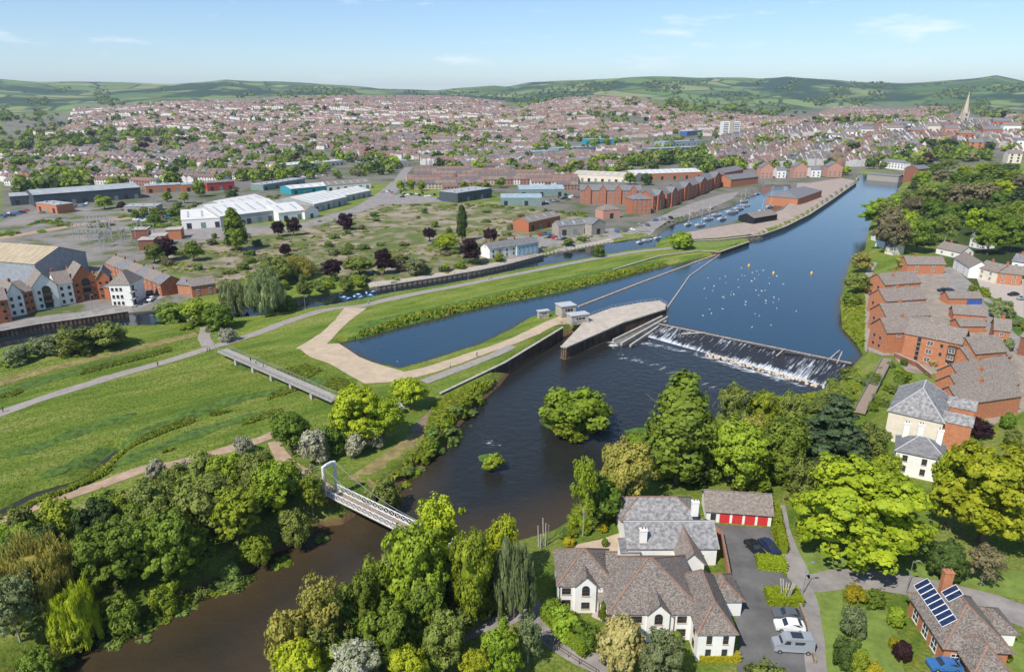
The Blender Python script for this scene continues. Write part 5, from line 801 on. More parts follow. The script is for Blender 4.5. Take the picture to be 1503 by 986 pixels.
# white water: thin sheets of foam on the river, broken up by noise
def foam(name,pxs,z,amount,scale=.5,rot=0,st=(.4,1.3,1)):
    m=bpy.data.materials.new('foam'); m.use_nodes=True; tt=m.node_tree; bb=tt.nodes['Principled BSDF']; bb.inputs['Base Color'].default_value=(.78,.80,.82,1); bb.inputs['Roughness'].default_value=.6; c=tt.nodes.new('ShaderNodeTexCoord'); mpp=tt.nodes.new('ShaderNodeMapping'); mpp.vector_type='TEXTURE'; mpp.inputs['Rotation'].default_value=(0,0,rot); mpp.inputs['Scale'].default_value=(2.5,.8,1); tt.links.new(c.outputs['Object'],mpp.inputs[0]); nn=tt.nodes.new('ShaderNodeTexNoise'); nn.inputs['Scale'].default_value=scale; nn.inputs['Detail'].default_value=8; nn.inputs['Roughness'].default_value=.75; nn.inputs['Distortion'].default_value=.8; tt.links.new(mpp.outputs[0],nn.inputs['Vector'])
    at=tt.nodes.new('ShaderNodeAttribute'); at.attribute_name='edge'; ad=tt.nodes.new('ShaderNodeMath'); ad.operation='MULTIPLY_ADD'; ad.inputs[1].default_value=.35; tt.links.new(at.outputs['Fac'],ad.inputs[0]); tt.links.new(nn.outputs['Fac'],ad.inputs[2]); mr=tt.nodes.new('ShaderNodeMapRange'); mr.inputs[1].default_value=.98-amount*.4; mr.inputs[2].default_value=1.12-amount*.4; tt.links.new(ad.outputs[0],mr.inputs[0]); tt.links.new(mr.outputs[0],bb.inputs['Alpha'])
    poly=PL(pxs,z); o=patch(name,poly,m,grid=1.5,world=True,flat=z); co=np.array([v.co[:2] for v in o.data.vertices]); s=sdf(poly,co[:,0],co[:,1]); fattr(o.data,'edge',np.clip(s/6,0,1)); del o['kind']; return stuff(o,'broken white foam floating on the river','foam')
foam('foam',[(950,491),(975,500),(1040,515),(1100,532),(1160,548),(1215,568),(1190,580),(1120,560),(1050,540),(1000,522),(950,512),(900,508)],.03,.5,.6,math.radians(-20)); o=foam('foam',[(900,508),(960,520),(1030,545),(1090,570),(1140,585),(1090,592),(1000,570),(930,540),(870,530)],.035,.22,.4,math.radians(30)); o['label']='thin foam streaks drifting below the weir'
o=foam('foam',[(676,630),(700,625),(740,640),(760,655),(730,672),(690,660)],.03,.45,.9); o['label']='small riffle foam beside the shingle islet'; o=foam('foam',[(885,505),(915,490),(955,478),(970,488),(930,502),(900,514)],.05,.95,.5); o['label']='white water at the foot of the fish pass'
def pier():
    pts=PL([(824,507),(846,484),(864,464),(897,452),(940,444),(968,441),(979,447),(976,453),(915,472),(874,490),(830,509)],4.3); o=pts[0]; t=thing('river_pier','pointed concrete pier between the lock channel and the weir','pier',(*o,0)); b=MB(); b.prism(pts-o,-1.5,4.3,0,1); b.obj('body',[RUST,CONCP],t)
    # corrugated sheet piling on the river faces
    for a_,c_ in ((9,8),(10,9),(0,10),(8,7)):
        A,B=pts[a_]-o,pts[c_]-o; d=B-A; L=np.hypot(*d); d=d/L; n=np.array([d[1],-d[0]]); n=n if np.dot(n,(A+B)/2-(pts.mean(0)-o))>0 else -n
        k=int(L/.7)
        for i in range(k):
            u=A+d*(i+.15)*L/k; v=A+d*(i+.75)*L/k; p=MB(); p.prism([u,v,v+n*.3,u+n*.3],-1.2,3.9); p.obj('sheet_pile',[RUST],t)
        c=MB(); c.prism([A,B,B+n*.5,A+n*.5],3.903,4.35); c.obj('capping_beam',[CONC],t)
    for i in range(11):
        A,B=pts[i]-o,pts[(i+1)%11]-o
        if i in (2,3,4,5,6):
            b=MB(); b.bar((*A,5.3),(*B,5.3),.07); b.bar((*A,4.8),(*B,4.8),.05); L=np.hypot(*(B-A))
            for s in range(int(L/2.2)+1): q=A+(B-A)*min(1,s*2.2/L); b.bar((*q,4.3),(*q,5.3),.07)
            b.obj('railing',[STEEL],t)
pier()
def pile_wall(name,label,pxs,z0,z1,m,step=.8,cap=True,out=1):
    pts=[np.array(P(a,b,z1)[:2]) for a,b in pxs]; o=pts[0]; t=thing(name,label,'wall',(*o,0)); 
    for A,B in zip(pts[:-1],pts[1:]):
        A,B=A-o,B-o; d=B-A; L=np.hypot(*d); d=d/L; n=np.array([d[1],-d[0]])*out; b=MB(); b.prism([A,B,B-n*.35,A-n*.35],z0,z1-.01); b.obj('backing',[m],t); k=int(L/step)
        for i in range(k): u=A+d*(i+.12)*L/k; v=A+d*(i+.72)*L/k; p=MB(); p.prism([u,v,v+n*.28,u+n*.28],z0,z1-.25); p.obj('sheet_pile',[m],t)
        if cap: c=MB(); c.prism([A-n*.4,B-n*.4,B+n*.42,A+n*.42],z1+.003,z1+.3); c.obj('capping_beam',[CONC],t)
    return t
pile_wall('sheet_pile_wall','rusty sheet pile wall along the island above the lower river',[(646,578),(690,557),(740,533),(783,507),(826,481)],-1,3.9,RUST); pile_wall('sheet_pile_wall','dark piled canal wall below the white flats',[(-60,502),(0,486),(60,475),(120,467),(188,457)],1.5,4.6,RUST,1.3); pile_wall('canal_wall','long brown canal wall beside the towpath',[(552,421),(649,406),(707,396),(745,388),(798,374)],1.5,4.2,TIMBER,2.5)
pile_wall('quay_wall','brown stone quay wall curving along the upper river',[(1010,354),(1060,352),(1118,345),(1152,333),(1188,315),(1220,294),(1241,279),(1257,268)],.5,4.1,TIMBER,4); pile_wall('spit_wall','rusty retaining wall on the river side of the spit',[(900,396),(968,376),(1030,368),(1057,370),(1100,355)],.5,3.8,RUST,2)
def cabin(name,label,px,py,w,d,hh,zb,rot=0):
    p=P(px,py,zb); t=thing(name,label,'hut',p,rot); b=MB(); b.box(-w/2,w/2,-d/2,d/2,0,hh); b.obj('wall',[CONCP],t); b=MB(); b.box(-w/2-.3,w/2+.3,-d/2-.3,d/2+.3,hh+.003,hh+.3); b.obj('roof',[LEAD],t); win(t,'f',0,hh*.45,w*.6,hh*.35,FRW,y0=-d/2,nx=3,ny=1); b=MB(); b.box(-w*.4,-w*.2,-d/2-.06,-d/2-.004,0,hh*.7); b.obj('door',[STEEL],t)
    for x in (-w/2,w/2): b=MB(); b.bar((x,-d/2-.8,0),(x,-d/2-.8,1.1),.07); b.bar((x,-d/2-.8,1.1),(x,d/2+.8,1.1),.06); b.obj('railing',[STEEL],t)
cabin('sluice_control_hut','pale concrete sluice control hut at the tip of the island',830,462,6,5,4,3.9,.4); cabin('lock_gate_house','grey gate house spanning the lock channel',848,474,7,3.5,3.4,3.9,.4); cabin('screen_hut','small louvred screen hut beside the pool',797,466,4,1.6,2.6,3.7,.4)
def fish_pass():
    t=thing('fish_pass','sloping concrete fish pass channel beside the pier','channel',(*P(902,500,0)[:2],0)); o=P(902,500,0)[:2]
    for (a,c,z0,z1) in (((900,500),(972,465),.6,2.9),((912,505),(980,466),.5,2.7),((925,508),(978,472),.3,1.6)):
        A,B=P(*a,z0)[:2]-o,P(*c,z1)[:2]-o; b=MB(); b.bar((*A,z0-.3),(*B,z1-.3),.7,1.6); b.obj('channel_wall',[CONC],t)
    A,B=P(906,503,.3)[:2]-o,P(976,466,2)[:2]-o; b=MB(); b.bar((*A,.1),(*B,1.7),3.0,.3); b.obj('channel_floor',[mat('wet_concrete',(.2,.19,.17),.3,.2,.8)],t)
fish_pass()
def boom(name,label,pxs,r,m):
    pts=[P(a,b,2.15) for a,b in pxs]; t=thing(name,label,'boom',pts[0]); 
    for A,B in zip(pts[:-1],pts[1:]):
        L=np.hypot(*(B-A)[:2]); n=max(1,int(L/6))
        for i in range(n): b=MB(); p=A+(B-A)*i/n-pts[0]; q=A+(B-A)*(i+.94)/n-pts[0]; b.tube(p,q,r,n=8); b.obj('float',[m],t)
boom('floating_boom','long straight pale floating boom across the river mouth of the pool',[(849,450),(940,415),(1020,385),(1054,373)],.38,mat('weathered_boom',(.50,.36,.25),.8,.15,.5)); boom('floating_boom','grey angled floating boom above the weir',[(979,452),(996,428),(1012,405),(1056,374)],.30,CONCP)
for i,(x,y) in enumerate([(1099,391),(1135,402),(1191,402)]): p=P(x,y,2); t=thing('buoy',['yellow river buoy nearest the spit','yellow river buoy in mid river','yellow river buoy nearest the right bank'][i],'buoy',p); b=MB(); b.tube((0,0,-.2),(0,0,.7),.5,.5,12); b.tube((0,0,.7),(0,0,1.2),.5,.2,12); b.obj('float',[mat('buoy_yellow',(.75,.50,.05),.5,.1,1)],t); b=MB(); b.tube((0,0,1.2),(0,0,1.7),.12,.08,6); b.obj('top_mark',[STEEL],t)
# ---- suspension bridge ----
def susp():
    zd=5.0; A=P(486,722,zd); B0=P(597,776,zd); d=(B0-A)[:2]; d/=np.hypot(*d); L=46.0; a=math.atan2(d[1],d[0]); t=thing('suspension_footbridge','white suspension footbridge with lattice sides crossing the brown river','bridge',A,a); w=1.35
    b=MB(); b.box(-3,L,-w,w,-.35,-.1); b.obj('deck',[TIMBER],t)
    for s in (-1,1):
        b=MB(); y=s*w; b.box(0,L,y-.07,y+.07,1.25,1.37); b.box(0,L,y-.07,y+.07,-.08,.06); g=b.obj('lattice_girder',[FRW],t); n=int(L/1.5)
        for i in range(n): x0,x1=i*L/n,(i+1)*L/n; c=MB(); c.bar((x0,y,.0),(x0,y,1.3),.09); c.bar((x0,y,.05),(x1,y,1.28),.06); c.bar((x0,y,1.28),(x1,y,.05),.06); c.obj('lattice_panel',[FRW],g)
    for X in (0,L):
        for s in (-1,1): b=MB(); b.tube((X,s*(w+.1),-5 if X==0 else -4),(X,s*(w+.1),6.4),.34,.30,10); b.obj('tower_leg',[FRW],t)
        b=MB(); b.bar((X,-w-.1,6.3),(X,w+.1,6.3),.5,.45); b.tube((X,-w*.6,6.6),(X,w*.6,6.6),.22,n=8); b.obj('tower_head',[FRW],t)
    for s in (-1,1):
        y=s*(w+.1); pts=[(L*i/24,y,1.6+4.8*(2*i/24-1)**2) for i in range(25)]
        for p,q in zip(pts[:-1],pts[1:]): b=MB(); b.tube(p,q,.05,n=5); b.obj('cable',[STEEL],t)
        for p in pts[1:-1]: b=MB(); b.tube((p[0],y,1.3),p,.022,n=4); b.obj('hanger',[STEEL],t)
        b=MB(); b.tube((0,y,6.3),(-11,y,.3),.05,n=5); b.obj('back_stay',[STEEL],t)
        b=MB(); b.bar((-14,y,1.0),(0,y,1.0),.06); 
        for k in range(8): b.bar((-14+2*k,y,-.3),(-14+2*k,y,1.0),.05)
        b.obj('railing',[STEEL],t)
    b=MB(); b.box(-14,.4,-w-.2,w+.2,-1.2,-.12); b.obj('approach_ramp',[CONC],t); b=MB(); b.box(-1.2,.8,-w-.5,w+.5,-6,-.36); b.obj('abutment',[BRICKD],t)
    return A,d,zd
SA,SD,SZ=susp()
def foot(name,label,pa,pb,z,w,npier,side=True,m=CONCP):
    A=P(*pa,z); B=P(*pb,z); d=(B-A)[:2]; L=np.hypot(*d); a=math.atan2(d[1],d[0]); t=thing(name,label,'bridge',A,a); b=MB(); b.box(0,L,-w/2,w/2,-.45,0); b.obj('deck',[m],t)
    for s in (-1,1):
        b=MB(); y=s*w/2; b.bar((0,y,1.15),(L,y,1.15),.07); b.bar((0,y,.6),(L,y,.6),.04)
        for k in range(int(L/2)+1): b.bar((k*2,y,0),(k*2,y,1.15),.06)
        b.obj('railing',[STEEL],t)
    for k in range(npier): x=L*(k+1)/(npier+1); b=MB(); b.box(x-.5,x+.5,-w*.42,w*.42,-6,-.46); b.obj('bridge_pier',[CONC],t)
foot('flood_footbridge','long grey concrete footbridge over the grassy flood channel',(326,513),(494,586),6.0,3.2,5,m=mat('bridge_deck_grey',(.33,.30,.27),.9,.12,.5)); foot('leat_footbridge','narrow brown footbridge from the riverside walk over the mill leat',(1303,526),(1262,604),6.0,2.6,2,m=TIMBER)
# ---------------- lamps, posts, people, cars, boats, birds ----------------
def lamp(px,py,hh,label,up=0):
    p=G(px,py); t=thing('street_lamp',label,'lamp',(p[0],p[1],H(p[0],p[1]))); b=MB(); b.tube((0,0,-.3),(0,0,hh),.09,.05,6); b.obj('post',[STEEL],t); b=MB(); b.bar((0,0,hh),(.8,0,hh+.15),.07); b.box(.5,1.1,-.12,.12,hh+.1,hh+.25); b.obj('lamp_head',[STEEL],t)
for i,(x,y,l) in enumerate([(317,520,'lamp post at the head of the flood footbridge'),(449,462,'lamp post at the bend of the cycle path'),(580,432,'lamp post by the canal beside the cycle path'),(427,668,'lamp post at the bridge approach under the green tree'),(137,459,'lamp post before the brick gabled canal flats'),(561,742,'lamp post on the suspension bridge bank'),(1330,870,'lamp post at the corner of the drive'),(1178,872,'lamp post at the lane junction by the car park'),(687,414,'lamp post by the canal cycle path farther right'),(647,400,'lamp post on the canal towpath')]): lamp(x,y,6 if y>500 else 7,l)
def posts():
    for i,(x,y,hs,l) in enumerate([(800,800,(4.2,5.4,5.0),'group of tall bare white cut back trunks by the river, right cluster'),(793,803,(2.6,4.2,3.2),'group of bare white cut back trunks by the river, left cluster'),(1152,882,(3.2,3.8,3.4,2.8),'cut back white tree with bare stubs inside the hedge block')]):
        p=G(x,y); t=thing('pollarded_tree',l,'tree',(p[0],p[1],H(p[0],p[1])))
        n=len(hs)*(3 if i==2 else 1)
        for k in range(n): a=k*2.4; hh=hs[k%len(hs)]; b=MB(); b.tube((.35*math.cos(a),.35*math.sin(a),-.2),((.6+.5*(i==2))*math.cos(a),(.6+.5*(i==2))*math.sin(a),hh),.13,.09,7); b.obj('stem',[BARKP],t)
posts()
def person_mesh():
    b=bpy.data.meshes.new('body'); V=[(0,0,.95),(0,0,1.15),(0,0,1.4),(0,0,1.52),(0,0,1.66),(-.1,0,.9),(-.12,.08,.48),(-.12,.02,.06),(-.12,.12,.04),(.1,0,.9),(.12,-.08,.48),(.12,-.14,.08),(.12,-.05,.04),(-.2,0,1.38),(-.26,-.04,1.1),(-.24,.1,.88),(.2,0,1.38),(.26,.04,1.1),(.24,.14,.9)]
    E=[(0,1),(1,2),(2,3),(3,4),(0,5),(5,6),(6,7),(7,8),(0,9),(9,10),(10,11),(11,12),(2,13),(13,14),(14,15),(2,16),(16,17),(17,18)]; R=[.15,.14,.15,.06,.11,.09,.065,.045,.04,.09,.065,.045,.04,.065,.05,.04,.065,.05,.04]
    b.from_pydata(V,E,[]); o=link('body',b); m=o.modifiers.new('s','SKIN')
    for i,r in enumerate(R): b.skin_vertices[0].data[i].radius=(r,r)
    b.skin_vertices[0].data[0].use_root=True; s=o.modifiers.new('u','SUBSURF'); s.levels=1; s.render_levels=1; dg=bpy.context.evaluated_depsgraph_get(); me=bpy.data.meshes.new_from_object(o.evaluated_get(dg)); bpy.data.objects.remove(o); me.name='body'
    me.materials.clear(); me.materials.append(mat('skin',(.5,.32,.24),.7,.05,3)); me.materials.append(WHITE); me.materials.append(mat('jeans',(.04,.05,.09),.8,.2,4))
    for p in me.polygons: z=p.center.z; p.material_index=0 if z>1.5 or (abs(p.center.x)>.21 and z<1.0) else (1 if z>.9 else 2)
    return me
PM=person_mesh(); SHIRT={'red':mat('red_cloth',(.5,.04,.05),.8,.1,3),'white':mat('white_cloth',(.7,.7,.7),.8,.1,3),'dark':mat('dark_cloth',(.04,.04,.05),.8,.1,3),'blue':mat('blue_cloth',(.08,.15,.4),.8,.1,3),'pink':mat('pink_cloth',(.7,.3,.35),.8,.1,3)}
def person(pos,c,label,rz=0):
    t=thing('person',label,'person',pos,rz); o=link('body',PM,t); o.material_slots[1].link='OBJECT'; o.material_slots[1].material=SHIRT[c]
    b=MB(); bm=bmesh.new(); bmesh.ops.create_icosphere(bm,subdivisions=1,radius=.115); b.v=[(v.co.x,v.co.y+.02,v.co.z+1.70) for v in bm.verts]; b.f=[tuple(v.index for v in f.verts) for f in bm.faces]; b.m=[0]*len(b.f); bm.free(); b.obj('hair',[FRD],t)
for k,(s,c,l) in enumerate([(26,'red','walker in a red top farther along the suspension bridge'),(24.6,'red','walker in a red top on the suspension bridge, nearer the tower'),(27.4,'pink','walker in a pink top on the suspension bridge')]): person((SA[0]+SD[0]*s,SA[1]+SD[1]*s+.3*(k-1),SZ-.1),c,l,k)
for (x,y,c,l) in [(457,690,'pink','walker in pink on the bridge approach'),(459,693,'dark','dark dressed walker on the bridge approach'),(305,517,'red','walker in red at the path junction'),(308,516,'red','second walker in red at the path junction'),(232,538,'red','cyclist in red on the cycle path'),(5,605,'dark','dark dressed walker at the left end of the cycle path'),(541,447,'white','walker in white at the canal railing'),(718,411,'pink','walker on the cycle path near the canal bend'),(722,411,'dark','dark dressed walker on the cycle path near the canal bend'),(1274,478,'dark','dark dressed walker on the riverside walk'),(661,541,'white','walker in white on the lower sluice path'),(700,524,'blue','walker in blue on the sluice path'),(583,524,'white','paddler in white at the gravel shore')]: p=G(x,y); person((p[0],p[1],H(p[0],p[1])+.05),c,l,x%6)
for (s,c,l) in [(20,'white','walker in white on the flood footbridge'),(24,'red','walker in red on the flood footbridge'),(17,'dark','dark dressed walker on the flood footbridge')]: A=P(326,513,6); B=P(494,586,6); d=(B-A)/np.hypot(*(B-A)[:2]); person(A+d*s,c,l,s)
CARC={}
def car_parts(kind):
    if kind in CARC: return CARC[kind]
    L,W=(5.6,2.0) if kind=='van' else (4.3,1.8); b=MB()
    if kind=='van': prof=[(0,.4),(0,1.2),(.25,1.4),(.9,1.55),(1.5,2.4),(2.0,2.55),(5.4,2.6),(5.6,2.4),(5.6,.4)]; gl=[(.95,1.58),(1.48,2.3)]
    else: prof=[(0,.35),(0,.75),(.2,.9),(1.1,1.0),(1.75,1.45),(2.3,1.52),(3.3,1.48),(3.9,1.08),(4.25,1.0),(4.3,.35)]
    for s in (-1,1):
        p=[(x,s*W/2*(1 if z<1.05 else .86),z) for x,z in prof]; b.poly(p if s<0 else p[::-1])
    for (x0,z0),(x1,z1) in zip(prof,prof[1:]+prof[:1]):
        w0=W/2*(1 if z0<1.05 else .86); w1=W/2*(1 if z1<1.05 else .86); b.poly([(x0,-w0,z0),(x0,w0,z0),(x1,w1,z1),(x1,-w1,z1)])
    body=b.mesh('car_body',[WHITE]); g=MB()
    if kind=='van':
        g.poly([(.93,-.78,1.6),(.93,.78,1.6),(1.45,.72,2.32),(1.45,-.72,2.32)][::-1]); 
        for s in (-1,1): g.poly([(1.3,s*.9,1.6),(2.2,s*.9,1.6),(2.2,s*.875,2.2),(1.6,s*.875,2.2)][::s]); g.poly([(2.8,s*.89,1.6),(4.2,s*.89,1.6),(4.2,s*.875,2.1),(2.8,s*.875,2.1)][::s])
        g.box(2.4,4.0,-.6,.6,2.585,2.62)
    else:
        g.poly([(1.15,-.76,1.05),(1.72,-.72,1.44),(1.72,.72,1.44),(1.15,.76,1.05)][::-1]); g.poly([(3.35,-.7,1.46),(3.85,-.74,1.12),(3.85,.74,1.12),(3.35,.7,1.46)][::-1])
        for s in (-1,1): g.poly([(1.4,s*.80,1.06),(3.7,s*.80,1.08),(3.2,s*.785,1.42),(1.9,s*.785,1.44)][::s])
        g.v=[(x,y,z+.02) for x,y,z in g.v]
    glass=g.mesh('car_glass',[GLASS]); w=MB(); w.tube((0,-.1,0),(0,.1,0),.33,n=12); w.tube((0,-.11,0),(0,.11,0),.18,n=8,m=1); wheel=w.mesh('wheel',[mat('tyre',(.02,.02,.02),.9,.1,2),STEEL]); CARC[kind]=(body,glass,wheel,L,W); return CARC[kind]
PAINT={k:mat('car_paint_'+k,c,.25,.03,1,spec=.6) for k,c in dict(black=(.012,.012,.014),white=(.75,.75,.75),silver=(.27,.29,.31),grey=(.10,.11,.12),blue=(.04,.14,.35),red=(.4,.03,.03),navy=(.02,.03,.07)).items()}
def car(pos,rz,paint,label,kind='car',group=None,detail=True):
    body,glass,wheel,L,W=car_parts(kind); t=thing('campervan' if kind=='van' else 'parked_car',label,'van' if kind=='van' else 'car',pos,rz,group); o=link('body',body,t,(-L/2,0,0)); o.material_slots[0].link='OBJECT'; o.material_slots[0].material=PAINT[paint]; link('glazing',glass,t,(-L/2,0,0))
    if detail:
        for x in (-L/2+.8,L/2-.85):
            for y in (-W/2+.06,W/2-.06): link('wheel',wheel,t,(x,y,.33))
for (x,y,pt,l,k,dir_) in [(1107,808,'black','black car nearest the brick wall in the car park','car',(.25,-1)),(1128,806,'navy','dark car behind the bright hedge in the car park','car',(.35,-1)),(1155,907,'grey','dark grey car beside the white car','car',(-1,.12)),(1158,923,'white','white car parked between the grey car and campervan','car',(-1,.12)),(1162,953,'silver','silver campervan with roof solar panel','van',(-1,.08)),(1385,981,'blue','blue car on the brick house drive','car',(-1,.05)),(1384,428,'black','black car by the estate garages','car',(-1,0)),(1391,428,'navy','navy car beside the black estate car','car',(-1,0)),(1487,434,'black','black car in the estate court','car',(-1,-.2)),(1500,440,'silver','silver car in the estate court','car',(-1,-.2)),(1374,390,'white','white van parked below the bungalow','van',(0,-1)),(222,441,'white','white car beside the corner flats','car',(0,-1)),(218,432,'grey','grey car in the shade beside the corner flats','car',(.5,-1)),(225,428,'black','black car in the shade behind the corner flats','car',(.5,-1))]: p=G(x,y); car((p[0],p[1],H(p[0],p[1])+.06),math.atan2(-dir_[1],-dir_[0]),pt,l,k)
rc=random.Random(4)
for (x0,y0,x1,y1,n,l) in [(195,325,275,318,16,'car in the works car park behind the substation'),(560,283,640,288,18,'car in the car park beside the long street'),(640,292,668,294,8,'car beside the dark box shaped unit'),(795,300,850,288,18,'car in the yard beside the grey green sheds'),(790,345,830,352,10,'car in the yard by the canal'),(130,300,60,312,14,'car in the left industrial estate'),(900,345,990,318,8,'car along the quay road'),(590,290,600,262,8,'car on the long street'),(0,318,40,312,10,'vehicle in the yard at the left edge'),(430,262,500,255,12,'car before the long retail shed')]:
    for i in range(n):
        u=(i+.5)/n; p=G(x0+(x1-x0)*u,y0+(y1-y0)*u+rc.uniform(-2.5,2.5)); c=rc.choice(['white','silver','black','grey','blue','red','white']); car((p[0],p[1],L1(p[0],p[1])+.1),rc.choice([.3,1.87]),c,f'{c} {l}','car',f'{l} {c}',detail=False)
# boats
HULL=mat('boat_white',(.75,.74,.72),.4,.08,1); BLUEB=mat('boat_blue',(.05,.25,.55),.4,.1,1); TARP=mat('blue_grey_cover',(.16,.22,.30),.7,.15,1)
def boat(pos,rz,L,label,mast,m=None,group=None):
    t=thing('boat',label,'boat',pos,rz,group); W=L*.3; o=[(-L/2,-W*.4),(L*.2,-W/2),(L*.42,-W*.25),(L/2,0),(L*.42,W*.25),(L*.2,W/2),(-L/2,W*.4)]; b=MB(); n=len(o); b.v=[(x*.9,y*.7,-.2) for x,y in o]+[(x,y,L*.11) for x,y in o]; b.f=[(i,(i+1)%n,n+(i+1)%n,n+i) for i in range(n)]+[tuple(range(n,2*n))]; b.m=[0]*(n+1); b.obj('hull',[m or HULL],t); c=MB(); c.box(-L*.2,L*.18,-W*.3,W*.3,L*.112,L*.19); c.obj('cabin',[HULL if m else TARP],t)
    if mast: b=MB(); b.tube((L*.08,0,L*.1),(L*.08,0,L*1.25),.09,.05,6); mt=b.obj('mast',[FRW],t); b=MB(); b.tube((L*.08,0,L*.28),(-L*.35,0,L*.28),.07,.05,6); b.obj('boom',[FRW],mt)
bl=[(1010,330,8,1),(1028,331,9,1),(1040,322,9,1),(1060,322,10,0),(1075,312,12,0),(1085,307,10,1),(1095,302,8,0),(1092,296,9,1),(1108,315,10,0),(1118,310,8,1),(1130,304,9,1),(1145,300,7,0),(1150,290,8,1),(1112,285,7,0),(1052,316,9,0),(950,353,7,0),(940,356,7,0),(965,350,7,0),(1259,263,8,0)]
for i,(x,y,L,ms) in enumerate(bl): p=P(x,y,2.65 if x<1200 else 2.05); boat(p,rc.uniform(.3,.8),L,f'{"sailing boat with mast" if ms else "motor boat with cabin"} moored in the canal basin' if x>990 and x<1200 else ('small river boat near the quay head' if x>1200 else 'boat moored by the canal lock'),ms,group=('basin sailing boats' if ms else 'basin motor boats') if 990<x<1200 else ('lock boats' if x<990 else None))
for i,(x,y) in enumerate([(505,437),(512,439),(520,436),(526,433),(530,437),(538,431),(544,434),(548,429)]): boat(P(x,y,2.65),i,3.2,'small blue pedal boat moored in a cluster on the canal',0,BLUEB,'blue pedal boats on the canal')
# swans and gulls on the upper river
bm_=MB()
def ell(b,c,r,n=6):
    k=len(b.v); R=[(-1,.05),(-.5,.85),(.2,1),(.8,.6),(1,.05)]
    for x,s in R:
        for i in range(n): a=2*math.pi*i/n; b.v.append((c[0]+x*r[0],c[1]+math.cos(a)*s*r[1],c[2]+math.sin(a)*s*r[2]))
    for j in range(4):
        for i in range(n): b.f.append((k+j*n+i,k+j*n+(i+1)%n,k+(j+1)*n+(i+1)%n,k+(j+1)*n+i)); b.m.append(0)
ell(bm_,(0,0,.15),(.55,.28,.22)); bm_.tube((.4,0,.2),(.62,0,.65),.07,.06,6); bm_.tube((.62,0,.65),(.82,0,.66),.08,.04,6); SWAN=bm_.mesh('swan',[WHITE]); rb=random.Random(8)
for i in range(52):
    x,y=rb.gauss(1090,36),rb.gauss(425,22); low=False; pxw=P(x,y,2.02)
    if sdf(LOW if low else UP,np.array([pxw[0]]),np.array([pxw[1]]))[0]<5: continue
    o=link('swan',SWAN,None,pxw,rb.uniform(0,6.28)); s=rb.uniform(.4,.75); o.scale=(s,s,s); tag(o,'white water bird resting on the lower river' if low else 'white swan or gull resting on the wide river above the weir','bird','birds on the lower river' if low else 'birds above the weir')
# driftwood on the weir, small sheds
for i,(x,y,q) in enumerate([(1140,522,(1152,512)),(1214,530,(1232,514)),(1228,534,(1236,516)),(1000,490,(1035,488))]): A,B=P(x,y,1.7),P(*q,2.6); t=thing('driftwood',['pale log stranded on the middle of the weir','left log of the pile at the right end of the weir','right log of the pile at the right end of the weir','long straight timber lying on the left part of the weir'][i],'log',A); b=MB(); d=B-A; b.tube((0,0,0),d,.28,.16,8); b.obj('log',[BARKP],t); b=MB(); b.tube(d*.6,d*.6+np.array([.8,.5,.7]),.1,.05,6); b.obj('branch',[BARKP],t)
bld('shed','small pale grey shed beside the faint track','shed',(116,776),(124,772),3,2.2,3,'gable',CONCP,SHEDG); bld('shed','little blue grey utility hut by the lime trees','shed',(582,612),(592,608),3,2,2.8,'gable',SKYL,LEAD)
# substation: gantries and transformers
rs=random.Random(2)
for i in range(22):
    x,y=rs.uniform(105,225),rs.uniform(343,366); p=G(x,y); t=thing('substation_gantry','grey steel gantry in the electricity substation','gantry',(p[0],p[1],p[2]),rs.choice([.2,1.77]),'substation gantries'); hh=rs.uniform(6,11); b=MB()
    for s in (0,6): b.bar((s,0,-.5),(s,0,hh),.28)
    b.bar((-.6,0,hh),(6.6,0,hh),.3,.3); b.obj('frame',[STEEL],t)
    for s in (1,3,5): c=MB(); c.tube((s,0,hh-1.3),(s,0,hh),.16,.16,6); c.obj('insulator',[RUST],t)
for i,(x,y) in enumerate([(205,368),(222,362),(195,352),(245,352)]): bld('substation_building',['left brick blast wall block of the substation','tall rusty brick block of the substation','rear brick block of the substation','brick block at the right of the substation'][i],'building',(x,y),(x+22,y-1),9,5.5,6,'flat',BRICKO if i%2 else BRICKD,CONC)
# ---------------- the town ----------------
RF=[mat('town_roof_'+str(i),c,.85,.25,.3) for i,c in enumerate([(.20,.135,.115),(.25,.16,.13),(.15,.135,.135),(.25,.19,.155),(.20,.18,.175),(.29,.165,.125)])]; WF=[mat('town_wall_'+str(i),c,.9,.12,.3) for i,c in enumerate([(.72,.68,.62),(.36,.19,.135),(.50,.42,.34),(.72,.69,.65),(.28,.15,.11)])]
HM=[]
def house_mesh(wi,ri):
    b=MB(); w,d,hw,hr=6.2,8.5,5.0,7.8; wall=MB(); wall.box(0,w,0,d,-3,hw)
    for X,s in ((0,1),(w,-1)): wall.poly([(X,0,hw),(X,d,hw),(X,d/2,hr-.1)][::-s])
    r=MB(); slab(r,[(-.02,-.3,hw-.15),(w+.02,-.3,hw-.15),(w+.02,d/2,hr),(-.02,d/2,hr)],.12); slab(r,[(-.02,d/2,hr),(w+.02,d/2,hr),(w+.02,d+.3,hw-.15),(-.02,d+.3,hw-.15)],.12); c=MB(); c.box(.1,.9,d/2-.5,d/2+.5,hw,hr+1.1)
    o=MB()
    for x in (1.6,4.4):
        for z in (.9,3.3): o.box(x-.55,x+.55,-.05,.02,z,z+1.3)
    return wall.mesh('wall',[WF[wi]]),r.mesh('roof',[RF[ri]]),c.mesh('chimney',[WF[1]]),o.mesh('window',[GLASS])
HMC={}
def place_house(x,y,z,a,wi,ri,label,group):
    k=(wi,ri)
    if k not in HMC: HMC[k]=house_mesh(wi,ri)
    t=thing('terraced_house',label,'house',(x,y,z),a,group)
    for nm,me in zip(('wall','roof','chimney','window'),HMC[k]): link(nm,me,t)
